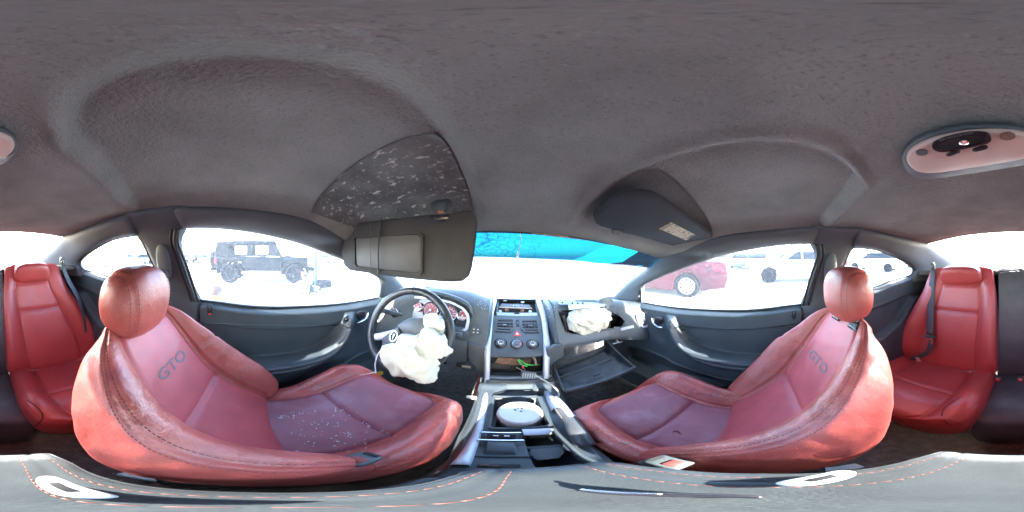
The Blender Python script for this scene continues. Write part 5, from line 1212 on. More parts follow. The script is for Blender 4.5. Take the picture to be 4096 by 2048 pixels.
def cz(px, py, off=0, z=-.600): return az(px, py, z)+np.array([0, 0, off])
P = [cz(*p, .004, -.605) for p in [(1972, 1586), (2152, 1586), (2212, 1708), (1952, 1718)]]; P = lin(P+[P[0]], 48)[:-1]; c = P.mean(0); ring('well_frame', P, c+(P-c)*.93, M['plastic'], con, th=.006, n=(0, 0, 1))
slab('well_floor', [cz(*p, -.08, -.605) for p in [(1982, 1592), (2145, 1592), (2198, 1702), (1964, 1710)]], M['dusty'], con, th=-.01, n=(0, 0, 1), bev=0)
for k in range(7): box('shift_gate_tooth', cz(1974-1.5*k, 1662+7*k, -.02), (.016, .006, .02), M['door'], con, bev=.001)
# cup holder pieces
tube('holder_rim', [cz(*p, .003) for p in [(2090, 1722), (2205, 1717), (2222, 1726), (2268, 1772), (2330, 1824), (2402, 1855)]], .005, M['plastic'], con, n=6)
slab('silver_lip', [cz(*p, .008) for p in [(2086, 1722), (2200, 1717), (2215, 1722), (2196, 1742), (2094, 1746)]], M['silver'], con, th=.005, n=(0, 0, 1), bev=.002)
slab('holder_finger', [cz(*p, -.022) for p in [(2126, 1790), (2240, 1782), (2262, 1800), (2240, 1826), (2150, 1836), (2112, 1810)]], M['trim'], con, th=.006, n=(0, 0, 1), bev=.002)
slab('holder_finger', [cz(*p, -.030) for p in [(2102, 1776), (2245, 1765), (2262, 1782), (2235, 1800), (2140, 1808)]], M['door'], con, th=.006, n=(0, 0, 1), bev=.002)
slab('holder_tab', [cz(*p, -.012) for p in [(2255, 1768), (2268, 1766), (2300, 1800), (2268, 1800), (2250, 1784)]], M['trim'], con, th=.005, n=(0, 0, 1), bev=.001)
# switches
slab('switch_plate', [cz(*p, .005) for p in [(1952, 1735), (2054, 1737), (2063, 1812), (1941, 1810)]], M['plastic'], con, th=.003, n=(0, 0, 1), bev=.001)
for p, w_ in (((1982, 1750), .034), ((2026, 1751), .034)): box('window_switch', cz(*p, .010), (w_, .018, .012), M['blackgloss'], con, R=rot(x=14), bev=.003); box('switch_mark', cz(*p, .017), (.010, .004, .002), M['white'], con, R=rot(x=14), bev=0)
box('chrome_strip', cz(2002, 1767, .010), (.080, .006, .004), M['chrome'], con, bev=.001); box('chrome_strip', cz(2003, 1736, .009), (.078, .005, .004), M['chrome'], con, bev=.001)
slab('ash_lid', [cz(*p, .007) for p in [(1950, 1772), (2057, 1773), (2062, 1808), (1945, 1806)]], M['door'], con, th=.003, n=(0, 0, 1), bev=.001)
box('lid_gap', cz(2002, 1829, .002), (.085, .003, .004), M['dark'], con, bev=0)
slab('lower_pocket', [cz(*p, .002) for p in [(1915, 1856), (2080, 1858), (2082, 1872), (1905, 1872)]], M['dark'], con, th=.003, n=(0, 0, 1), bev=.001); box('pocket_badge', cz(1958, 1864, .006), (.022, .005, .002), M['chrome'], con, bev=0)
# curved surround at the foot of the stack
tube('stack_foot', [ay(1965, 1600, .55), ay(1985, 1555, .60), ay(2030, 1537, .63), ay(2080, 1535, .63), ay(2130, 1545, .61), ay(2160, 1590, .55)], .008, M['plastic'], con, n=8)
slab('foot_bowl', [ay(1970, 1592, .56), ay(1990, 1556, .61), ay(2035, 1540, .64), ay(2080, 1538, .64), ay(2126, 1550, .62), ay(2156, 1590, .56)], M['dusty'], con, th=-.02, n=(0, -.5, .9), bev=0)
box('stack_shelf', (.018, .615, -.600), (.262, .04, .028), M['plastic'], con, R=rot(x=-25), bev=.008)
lathe('coin', ay(2043, 1560, .60), (0, -.5, .8), [(0, .003), (.010, .003), (.010, 0)], M['tan'], n=18, label='small tan coin lying in the tray at the foot of the centre stack', cat='coin')
box('lighter_socket', ay(2068, 1547, .61), (.030, .012, .016), M['chrome'], con, R=rot(x=30), bev=.003)
# white round housing in the shifter well
sh = thing('shifter_stub', 'white round shifter housing with its top cap, standing in the open shifter well', 'gear shifter', cz(2077, 1690, -.07))
c = cz(2078, 1655, .030); c = np.array([c[0], c[1]-.004, -.640])
lathe('housing', c, (0, -.04, 1), [(0, -.04), (.057, -.04), (.0555, .045), (.0545, .046)], M['boot'], sh, n=48)
lathe('cap', c, (0, -.04, 1), [(.057, .046), (.0585, .050), (.0575, .062), (.053, .067), (0, .070)], M['white'], sh, n=48)
for dx, dy in ((-.012, .004), (.002, -.004), (.006, .010), (-.004, .014)): box('cap_hole', c+np.array([dx, dy, .070]), (.006, .004, .003), M['dark'], sh, bev=0)
box('cap_lug', c+np.array([.002, .040, .068]), (.030, .010, .010), M['cream'], sh, bev=.002)
# hand brake
hb = thing('hand_brake', 'hand brake lever with a silver grip plate on the passenger side of the console', 'hand brake', (.085, .25, -.64))
q0 = at(2207, 1590, (0, .425, -.54), (0, 1, 0)); q1 = az(2240, 1632, -.55); q2 = az(2276, 1676, -.56); q3 = az(2310, 1728, -.565); q4 = az(2345, 1782, -.59)
tube('lever', [q1, q2, q3, q4], [.016, .019, .020, .018], M['blk'], hb, n=14)
tube('grip_plate', [q0+(q1-q0)*.15+np.array([.004, 0, .004]), q1+np.array([.004, 0, .006]), q2+np.array([.004, 0, .007])], [.013, .015, .015], M['silver'], hb, n=12, flat=.8)
tube('button', [q0-(q1-q0)*.15, q0+(q1-q0)*.2], .006, M['white'], hb, n=10, sub=0)
stitches('stitching', lin([q1+np.array([-.014, 0, .008]), q2+np.array([-.016, 0, .010])], 12), np.tile([[-.5, 0, .8]], (12, 1)), M['cream'], hb)
# ---------------- arm rest box under the camera
ar = thing('arm_rest', 'grey leather centre arm rest lid with orange double stitching along its edges', 'arm rest', (-.03, -.02, -.93))
def arow(y):
    xl = np.interp(y, [-.155, -.12, 0, .09, .118], [-.104, -.112, -.101, -.080, -.068]); xr = np.interp(y, [-.155, -.12, 0, .06, .10, .118], [.026, .038, .056, .052, .040, .030])
    return xl, xr
G = []
for y in np.r_[-.157, -.155, np.linspace(-.150, .112, 24), .117, .119]:
    xl, xr = arow(y); end = min(y+.157, .119-y); dz = -.016*(1-min(1, end/.014))**2; r = []
    for t, zz in ((0, -.11), (0, -.016), (.02, -.005), (.07, -.0005), (.16, .001), (.3, .003), (.5, .004), (.7, .003), (.84, .001), (.93, -.0005), (.98, -.005), (1, -.016), (1, -.11)): r.append((xl+(xr-xl)*t, y, -.42+zz+dz*(zz > -.1)))
    G.append(r)
G = np.array(G); Ga = np.swapaxes(cr(np.swapaxes(G, 0, 1), 4), 0, 1); nn = gnormals(Ga); nn = np.where(nn[..., 2:3] < 0, -nn, nn)
for k in (16, 32):
    dist = np.linalg.norm(Ga-Ga[:, k:k+1], axis=2); Ga = Ga-nn*(.0022*np.exp(-(dist/.0022)**2))[..., None]
sheet('lid', Ga, M['arm'] if 'arm' in M else M['trim'], ar, th=.006, dirn=(0, 0, -1))
for k in (13, 19, 29, 35): stitches('stitching', Ga[2:-2, k], nn[2:-2, k], M['stitcha'], ar, step=.0085, ln=.006, wd=.0006)
box('storage_box', (-.03, -.025, -.70), (.135, .24, .44), M['door'], ar, bev=.01)
box('box_front', (-.02, .108, -.53), (.12, .02, .12), M['door'], ar, bev=.006)
# bright latches and a dark curved band on the lid
for (px, py), sz, rz in (((3290, 1915), (.020, .052, .010), 24), ((250, 1950), (.016, .060, .010), -6)):
    c = az(px, py, -.405); l = thing('belt_tongue', ('white' if px > 2000 else 'pale') + (' slotted belt tongue lying on the passenger edge of the arm rest' if px > 2000 else ' slotted belt tongue lying on the driver edge of the arm rest'), 'belt tongue', c, 'tongues on the arm rest')
    pill('plate', c, sz, M['white'], l, e=(.7, .6), R=rot(z=rz), nu=28, nv=14); box('slot', c+np.array([0, 0, sz[2]*.48]), (sz[0]*.34, sz[1]*.40, .002), M['dark'], l, R=rot(z=rz), bev=.0006)
gr = thing('curved_band', 'dark glossy curved band lying across the front of the arm rest', 'curved_band', az(2600, 1965, -.412))  # pen shape stands in for an unidentified dark curved band across the lid
P = [az(px, py, -.410) for px, py in ((2320, 1958), (2450, 1970), (2650, 1978), (2900, 1984), (3050, 1990))]
tube('band_body', P, [.003, .0055, .006, .005, .003], M['blackgloss'], gr, n=10); tube('clip', [p+np.array([0, 0, .005]) for p in P[:3]], .0018, M['chrome'], gr, n=6)

# ---------------- glove box
gb = thing('glove_box', 'empty black glove box dropped open beneath the passenger airbag', 'glove box', (.30, .60, -.60))
A_, B_, C_, D_ = ay(2208, 1478, .70), ay(2425, 1392, .70), ay(2537, 1472, .50), ay(2260, 1566, .49)
up = np.array([0, .35, .93]); fl = slab('bin_floor', [A_, B_, C_, D_], M['dusty'], gb, th=-.008, n=(0, -.3, .9), bev=.001)
def wall(p, q, h0, h1, nm, mt=M['dusty'], t=.006):
    p, q = np.array(p), np.array(q); nn = np.cross(q-p, [0, 0, 1]); slab(nm, [p, q, q+np.array([0, .0, h1]), p+np.array([0, .0, h0])], mt, gb, th=t, n=nn, bev=.0015)
wall(A_, B_, .045, .030, 'bin_back'); wall(A_, D_, .075, .016, 'bin_side'); wall(B_, C_, .060, .016, 'bin_side'); wall(D_, C_, .016, .016, 'bin_lip', M['plastic'], .010)
m0, m1 = A_*.55+D_*.45, B_*.55+C_*.45; wall(m0, m1, .012, .012, 'bin_ridge', M['plastic'])
tube('bin_step', [m0+(m1-m0)*.08+np.array([0, .0, .016]), m0+(m1-m0)*.9+np.array([0, 0, .016])], .004, M['plastic'], gb, n=6, sub=0)
q = (D_*.30+C_*.28+A_*.12+B_*.30)/1.0; box('latch_hole', ay(2384, 1501, .55)+np.array([0, 0, .002]), (.040, .018, .004), M['dark'], gb, R=rot(x=-20, z=10), bev=.001)
ring('latch_frame', flatp(ay(2384, 1501, .55), (.030, .016), X_, Y_, 16, .4), flatp(ay(2384, 1501, .55), (.021, .010), X_, Y_, 16, .4), M['plastic'], gb, th=.004, n=(0, -.3, .9))
box('catch', ay(2400, 1362, .70), (.05, .012, .014), M['steel'], gb, R=rot(y=-8), bev=.002); box('catch_clip', ay(2390, 1352, .695), (.008, .008, .012), M['rust'], gb, bev=.001); box('catch_clip', ay(2408, 1350, .695), (.008, .008, .012), M['rust'], gb, bev=.001)
tube('damper', [ay(2462, 1346, .69), ay(2468, 1362, .68), ay(2472, 1372, .67)], .006, M['steel'], gb, n=8); tube('damper_foot', [ay(2448, 1376, .67), ay(2490, 1366, .67)], .004, M['steel'], gb, n=6, sub=0)
box('hinge_block', ay(2524, 1330, .68), (.022, .02, .022), M['steel'], gb, bev=.003)
def gcr():
    u, v = random.random(), random.random(); p = (A_*(1-u)+B_*u)*(1-v)+(D_*(1-u)+C_*u)*v; return p+np.array([0, 0, .001]), (0, -.3, .9)
crumbs('glove_box_litter', 120, gcr, .0022, M['tan'], 'rust flakes and grit scattered inside the open glove box', (.3, .6, -.58))
# pedals (dark, left footwell)
for x in (-.42, -.30): 
    pd = thing('pedal', f'{"clutch" if x<-.4 else "brake"} pedal hanging in the dark driver footwell', 'pedal', (x, 1.02, -.85)); box('pad', (x, .98, -.80), (.06, .02, .055), M['rubber'], pd, R=rot(x=-30), bev=.004); tube('arm', [(x, .99, -.79), (x, 1.04, -.66), (x, 1.06, -.52)], .008, M['steel'], pd, n=6)
# dash dust
def dcr():
    px, py = random.choice([(random.gauss(2200, 22), random.gauss(1225, 14)), (random.gauss(1935, 16), random.gauss(1222, 14))]); return ondash(px, py, .001), (0, -.3, .95)
crumbs('dash_crumbs', 110, dcr, .0020, M['debris'], 'white glass crumbs sprinkled on the top of the dashboard', (.1, .85, -.27))

# ================================================================== visors, roof lamp
vz = thing('sun_visor', 'driver sun visor folded down with a framed mirror cover and a cord around it', 'sun visor', (-.35, .33, -.06), 'sun visors')
vo = [ay(*p, .333) for p in [(1372, 960), (1376, 912), (1392, 897), (1500, 882), (1640, 866), (1722, 856), (1733, 872), (1775, 884), (1788, 872), (1800, 850), (1850, 838), (1884, 842), (1902, 862), (1906, 890), (1897, 980), (1884, 1070), (1872, 1106), (1848, 1126), (1800, 1130), (1600, 1112), (1450, 1090), (1395, 1082), (1374, 1062), (1364, 1010)]]
slab('visor_board', vo, M['visor'], vz, th=.020, n=(0, 1, 0), bev=.007, seg=3)
fr = [ay(*p, .331) for p in [(1420, 948), (1680, 928), (1694, 934), (1697, 942), (1694, 1094), (1684, 1102), (1520, 1084), (1428, 1072), (1421, 1062)]]; fr = lin(fr+[fr[0]], 60)[:-1]; c = fr.mean(0)
ring('mirror_frame', fr, c+(fr-c)*np.array([.955, 1, .90]), M['visor'], vz, th=.006, n=(0, -1, 0))
slab('mirror_cover', c+(fr-c)*np.array([.935, 1, .87])+np.array([0, .001, 0]), M['mirrorg'], vz, th=.003, n=(0, -1, 0), bev=.001)
tube('cord', [ay(1524, 876, .322), ay(1514, 960, .318), ay(1512, 1040, .318), ay(1514, 1106, .322)], .0024, M['rubber'], vz, n=7); tube('thin_cord', [ay(1480, 890, .324), ay(1481, 990, .320), ay(1483, 1098, .323)], .0008, M['belt'], vz, n=5)
tube('pivot_rod', [ay(1722, 862, .340), ay(1792, 862, .340)], .004, M['chrome'], vz, n=8, sub=0)
box('pivot_clip', ay(1762, 872, .342), (.052, .014, .016), M['blackgloss'], vz, bev=.004)
hk = slab('visor_hook', [ay(*p, .345) for p in [(1742, 812), (1784, 810), (1780, 850), (1748, 856)]], M['plastic'], vz, th=.012, n=(0, 1, 0), bev=.003)
slab('hook_base', [ay(*p, .362) for p in [(1722, 818), (1745, 806), (1790, 804), (1808, 818), (1806, 848), (1790, 862), (1740, 866), (1724, 850)]], M['plastic'], vz, th=.012, n=(0, .6, .8), bev=.004)
slab('rust_spot', [ay(*p, .340) for p in [(1753, 845), (1775, 845), (1773, 854), (1755, 854)]], mat('orange_foam', (.45, .13, .05), .8), hk, th=.002, n=(0, -1, 0), bev=0)
tube('visor_arm', [ay(1378, 920, .345), (-.555, .36, .075), (-.56, .40, .06)], .006, M['plastic'], vz, n=8)
vr = thing('sun_visor', 'passenger sun visor folded up against the roof with a yellowed warning label', 'sun visor', (.32, .26, .08), 'sun visors')
# plane through four points of the stowed visor
vp0, vnn = np.array([.30, .26, .098]), np.array([.10, -.22, -1.0]); vnn = np.array([-.055, .25, 1.0]); vnn = vnn/np.linalg.norm(vnn)
vnn = np.array([.09, .17, 1.0]); vnn /= np.linalg.norm(vnn)
def vp(px, py, o=0): return at(px, py, vp0, vnn)-vnn*o
vo = [vp(*p) for p in [(2372, 872), (2378, 862), (2450, 806), (2500, 788), (2560, 782), (2610, 788), (2640, 802), (2720, 858), (2800, 912), (2848, 944), (2856, 958), (2846, 974), (2825, 984), (2795, 985), (2770, 992), (2740, 998), (2640, 972), (2540, 944), (2490, 936), (2440, 918), (2400, 908), (2380, 896)]]
slab('visor_board', vo, M['visor'], vr, th=.020, n=vnn, bev=.008, seg=4)
lb_ = [vp(*p, .0006) for p in [(2636, 914), (2684, 888), (2784, 940), (2744, 960)]]; L0 = slab('warning_label', lb_, M['label'], vr, th=-.0006, n=vnn, bev=0)
rgt = (vp(2784, 940)-vp(2684, 888)); dn = (vp(2636, 914)-vp(2684, 888)); o_ = vp(2684, 888, .0014)
text('label_heading', 'WARNING', o_+rgt*.07+dn*.5, -dn, rgt*-1 if False else -rgt, .016, mat('label_ink', (.10, .07, .03), .8), L0, ext=.0002)
for k in range(9): pp = o_+rgt*(.20+.085*k); box('label_line', pp+dn*.5, (.0016, np.linalg.norm(dn)*random.uniform(.6, .84), .0004), M['gto'], L0, R=np.column_stack([rgt/np.linalg.norm(rgt), dn/np.linalg.norm(dn), vnn]), bev=0)
box('visor_clip', vp(2470, 924, .002), (.034, .014, .014), M['plastic'], vr, R=rot(z=-18), bev=.003); tube('pivot_rod', [vp(2450, 922, .006), vp(2478, 926, .006)], .004, M['blackgloss'], vr, n=8, sub=0)
tube('visor_arm', [vp(2775, 990, -.004), vp(2735, 1004, -.012), vp(2690, 1004, -.02), (.555, .43, .052)], .007, M['plastic'], vr, n=8)
pill('arm_base', (.545, .42, .055), (.06, .05, .03), M['plastic'], vr)
# roof lamp
rl = thing('roof_lamp', 'crescent shaped cream roof lamp with a black surround and switch', 'lamp', (.0, -.2, .15))
oz = [onhead(*p, .004) for p in [(3606, 612), (3612, 580), (3650, 540), (3720, 508), (3820, 484), (3930, 474), (4040, 480), (4094, 492)]]+[onhead(*p, .004) for p in [(40, 510), (66, 540), (66, 575), (40, 605), (0, 632)]]+[onhead(*p, .004) for p in [(4000, 648), (3900, 664), (3800, 680), (3720, 688), (3660, 680), (3622, 652)]]
oz = cr(oz, 4, True); c = oz.mean(0); slab('surround', oz, M['blk'], rl, th=-.014, n=(0, 0, 1), bev=.005, seg=3)
zz = c[2]
iz = [az(px, py, zz-.018) for px, py in [(3632, 640), (3626, 612), (3650, 580), (3720, 546), (3820, 522), (3930, 510), (4040, 512), (4090, 520), (20, 530), (50, 548), (56, 575), (36, 600), (0, 618), (4000, 636), (3900, 652), (3800, 668), (3720, 676), (3664, 668)]]
iz = cr(iz, 4, True); ln = slab('lens', iz, M['cream'], rl, th=-.010, n=(0, 0, 1), bev=.004, seg=3)
lz = zz-.029
def lq(px, py, o=0): return az(px, py, lz-o)
sc_ = lq(3842, 562); u1 = lq(3910, 550)-sc_; u1 /= np.linalg.norm(u1); u2 = np.cross([0, 0, 1], u1)
ring('switch_bezel', flatp(sc_, (.031, .014), u1, u2, 28, .75), flatp(sc_, (.026, .010), u1, u2, 28, .75), M['blackgloss'], rl, th=.004, n=(0, 0, -1))
slab('switch_well', flatp(sc_, (.027, .012), u1, u2, 28, .75), M['dark'], rl, th=-.002, n=(0, 0, 1), bev=0)
lathe('switch_knob', lq(3855, 558, .001), (0, 0, -1), [(.005, 0), (.005, .006), (0, .009)], M['chrome'], rl, n=16)
text('switch_text', 'ON DOOR OFF', sc_+u2*-.0138*(1 if (u2 @ np.array([0, 1, 0])) < 0 else -1)+np.array([0, 0, -.0045]), u1, np.array([0, 1, 0.]), .005, M['trim'], rl, ext=.0002)
for p in ((3812, 612), (3920, 594)): pill('lamp_rocker', lq(*p, .0), (.019, .007, .006), M['blackgloss'], rl, e=(.6, .6), R=rot(z=-14), nu=20, nv=10)
for p, r in (((3688, 610), .007), ((4030, 545), .0078)): lathe('lens_hole', lq(*p, .0), (0, 0, -1), [(r, -.001), (r, .0006), (0, .0006)], M['rust'] if r > .0075 else M['trim'], rl, n=18)

# outside door mirror on the driver side
dm = thing('door_mirror', 'silver door mirror outside the driver window with its glass reflecting the red seats', 'mirror', (-.86, .66, -.24))
c = at(1430, 1150, (-.84, .70, -.2), (0, 1, 0))
pill('housing', c+np.array([-.01, .045, 0]), (.20, .10, .125), M['silver'], dm, e=(.7, .75), R=rot(z=12))
lathe('mirror_glass', c+np.array([0, -.004, 0]), (.25, -1, .0), [(.0, .002), (.075, .002), (.078, 0)], M['chrome'], dm, n=32, sq=(1, .72))
tube('mirror_arm', [(-.70, .68, -.245), (-.77, .71, -.235), c+np.array([.05, .04, -.04])], .02, M['silver'], dm, n=10)

# ================================================================== the yard outside (world metres)
def gp(px, dist, z=0): a = (px/4096-.5)*2*pi; return np.array([dist*sin(a), dist*cos(a), z])
M['ground'] = mat('pale_gravel_yard', (.50, .48, .45), .95, spec=.2, var=.18, vscale=.5, bump=.4, bscale=30, detail=8, speck=[((.32, .30, .28), 3, .58, .75)])
n = 60; xs_ = np.sign(np.linspace(-1, 1, n))*np.abs(np.linspace(-1, 1, n))**3*900
V = [(x, y, .03*sin(.4*x)*cos(.35*y) if hypot(x, y) < 40 and hypot(x, y) > 3 else 0) for y in xs_ for x in xs_]
mesh('ground', V, gridF(n, n), M['ground'], base=(0, 0, 0), world=True, kind='structure')
M['carblack'] = mat('black_car_paint', (.004, .0045, .006), .5, spec=.12)
M['carred'] = mat('red_car_paint', (.036, .0022, .0055), .4, spec=.2)
M['carwhite'] = mat('white_car_paint', (.62, .63, .64), .3, coat=.6)
M['cargrey'] = mat('grey_car_paint', (.12, .13, .14), .35, coat=.5)
M['carblue'] = mat('dull_blue_paint', (.05, .08, .12), .35, coat=.5)
M['cglass'] = mat('car_window', (.01, .012, .015), .15, spec=.25)
M['tyre'] = mat('tyre_rubber', (.005, .005, .006), .9, spec=.1)
M['alloy'] = mat('alloy_rim', (.45, .46, .48), .3, metal=.7)
M['taill'] = mat('tail_lamp', (.35, .01, .015), .2)
def frame(loc, hd):
    h = np.array([sin(radians(hd)), cos(radians(hd)), 0]); r = np.array([h[1], -h[0], 0]); return lambda x, y, z: np.array(loc)+h*x+r*y+np.array([0, 0, z])
def wmesh(name, V, F, mt, par, smooth=True, bev_=0, **k):
    o = mesh(name, V, F, mt, par, smooth=smooth, **k); fix_normals(o)
    if bev_: bevel(o, bev_, 2)
    return o
def extr(name, T, prof, y0, y1, mt, par, bev_=.03, tap=None):
    """side profile (x,z) extruded from y0 to y1; tap narrows with height: (z0,z1,k)"""
    def yy(y, z): return y*(1-(tap[2]*float(sm(tap[0], tap[1], z)) if tap else 0))
    m = len(prof); V = [T(x, yy(y0, z), z) for x, z in prof]+[T(x, yy(y1, z), z) for x, z in prof]
    F = [tuple(range(m)), tuple(range(2*m-1, m-1, -1))]+[(i, (i+1) % m, (i+1) % m+m, i+m) for i in range(m)]
    return wmesh(name, V, F, mt, par, smooth=False, bev_=bev_)
def wheel(T, x, y, r, wd, par, spokes=10, rim=None):
    sgn = 1 if y > 0 else -1; prof = [(r*.62, -wd/2), (r*.94, -wd/2), (r, -wd*.32), (r, wd*.32), (r*.94, wd/2), (r*.62, wd/2)]
    V = []; k = 32
    for rr, h in prof:
        for j in range(k): a = 2*pi*j/k; V.append(T(x+rr*cos(a), y+h, r+rr*sin(a)))
    w_ = wmesh('wheel', V, gridF(6, k, True)+[((5)*k+j, 5*k+(j+1) % k, (j+1) % k, j) for j in range(k)], M['tyre'], par)
    V = []; F = []
    for h in (-.02, .02):
        for rr in (r*.60, r*.66):
            for j in range(k): a = 2*pi*j/k; V.append(T(x+rr*cos(a), y+sgn*wd*.42+h, r+rr*sin(a)))
    for j in range(k): q = (j+1) % k; F += [(j, q, k+q, k+j), (2*k+j, 3*k+j, 3*k+q, 2*k+q), (k+j, k+q, 3*k+q, 3*k+j)]
    for s_ in range(spokes):
        a = 2*pi*s_/spokes; b0 = len(V); c_, s2 = cos(a), sin(a)
        for h in (-.015, .02):
            for rr, ww in ((.03, .03), (r*.61, .022)):
                for sg in (-1, 1): V.append(T(x+rr*c_-sg*ww*s2, y+sgn*wd*.40+h, r+rr*s2+sg*ww*c_))
        F += [(b0, b0+1, b0+3, b0+2), (b0+4, b0+6, b0+7, b0+5), (b0, b0+2, b0+6, b0+4), (b0+1, b0+5, b0+7, b0+3)]
    b0 = len(V)
    for j in range(12): a = 2*pi*j/12; V.append(T(x+.06*cos(a), y+sgn*wd*.46, r+.06*sin(a)))
    F.append(tuple(range(b0, b0+12)))
    wmesh('rim', V, F, rim or M['alloy'], w_, smooth=False)
    V = [T(x+r*.6*cos(2*pi*j/k), y+sgn*wd*.18, r+r*.6*sin(2*pi*j/k)) for j in range(k)]; wmesh('brake_disc', V, [tuple(range(k))], M['dark'], w_, smooth=False)
def arch(x, r, n=8, z0=.24): return [(x+r*cos(pi*i/n), .33+r*sin(pi*i/n)) for i in range(n+1)]
def wpan(name, T, pts, y, mt, par, th=.015, tap=None):
    def yy(z): return y*(1-(tap[2]*float(sm(tap[0], tap[1], z)) if tap else 0))
    s_ = 1 if y > 0 else -1; m = len(pts); V = [T(x, yy(z), z) for x, z in pts]+[T(x, yy(z)+s_*th, z) for x, z in pts]
    F = [tuple(range(m)), tuple(range(2*m-1, m-1, -1))]+[(i, (i+1) % m, (i+1) % m+m, i+m) for i in range(m)]
    return wmesh(name, V, F, mt, par, smooth=False)
def sedan(name, lab, loc, hd, paint, L_=4.7, Wd=1.8, Ht=1.45, wb=2.75, spokes=10, kind='sedan', group=None, cat='car', rimm=None):
    T = frame(loc, hd); root = thing(name, lab, cat, loc, group, world=True)
    f, b = L_/2, -L_/2; xf, xr = wb/2+.05, -wb/2+.05; r = .345; hw = Wd/2
    body = [(f-.02, .30)]+[(xf+.38, .22)]+arch(xf, .385)[1:-1]+[(xf-.38, .20), (xr+.38, .20)]+arch(xr, .385)[1:-1]+[(xr-.38, .22), (b+.06, .30), (b, .55), (b+.03, .92), (b+.10, 1.0)]
    if kind == 'sedan': body += [(b+.55, 1.03), (xr+.15, .98), (xf-.45, .96), (f-.45, .80), (f-.08, .66), (f, .50)]
    else: body += [(b+.10, 1.04), (xr, 1.02), (xf-.40, .98), (f-.40, .86), (f-.06, .70), (f, .50)]
    tap = (.75, 1.5, .20)
    extr('body', T, body, -hw, hw, paint, root, .035, tap=(.7, 1.1, .05))
    if kind == 'sedan': cab = [(xf-.50, .94), (xf-1.25, Ht-.06), (xf-1.6, Ht), (xr+.35, Ht-.02), (xr-.02, Ht-.10), (b+.55, 1.02)]
    else: cab = [(xf-.42, .96), (xf-1.15, Ht-.06), (xf-1.5, Ht), (xr-.2, Ht-.02), (b+.30, Ht-.12), (b+.06, 1.02)]
    extr('cabin', T, cab, -hw*.96, hw*.96, paint, root, .04, tap=tap)
    z1 = Ht-.11
    for sg in (-1, 1):
        y = sg*hw*.965
        if kind == 'sedan': W1 = [(xf-.78, 1.0), (xf-1.28, z1), (-.02, z1), (-.02, .99)]; W2 = [(-.10, .99), (-.10, z1), (xr+.25, z1-.02), (xr-.12, 1.02)]
        else: W1 = [(xf-.72, 1.0), (xf-1.2, z1), (-.02, z1), (-.02, 1.0)]; W2 = [(-.10, 1.0), (-.10, z1), (xr-.1, z1-.01), (b+.38, 1.06)]
        for wp_ in (W1, W2): wpan('window', T, wp_, y, M['cglass'], root, tap=tap)
        wpan('door_handle', T, [(.02, .86), (.20, .86), (.20, .89), (.02, .89)], sg*hw*1.0, M['alloy'], root, .03)
        wpan('tail_lamp', T, [(b+.04, .72), (b+.36, .78), (b+.42, .94), (b+.08, .95)], sg*hw*.99, M['taill'], root, .012)
        wpan('headlamp', T, [(f-.10, .60), (f-.55, .70), (f-.58, .80), (f-.16, .70)], sg*hw*.985, M['alloy'], root, .012)
        for x in (xf, xr): wheel(T, x, sg*(hw-.11), r, .21, root, spokes, rimm)
    return root
sedan('parked_car', 'dark red sedan parked outside the passenger window with many spoked alloy wheels', np.array([4.42, 3.62, 0]), -14, M['carred'], L_=4.85, wb=2.75, spokes=10)
sedan('parked_car', 'white hatchback parked behind the red sedan', np.array([7.75, -1.45, 0]), 2, M['carwhite'], L_=4.5, wb=2.65, Ht=1.47, kind='hatch', spokes=12, rimm=M['tyre'])
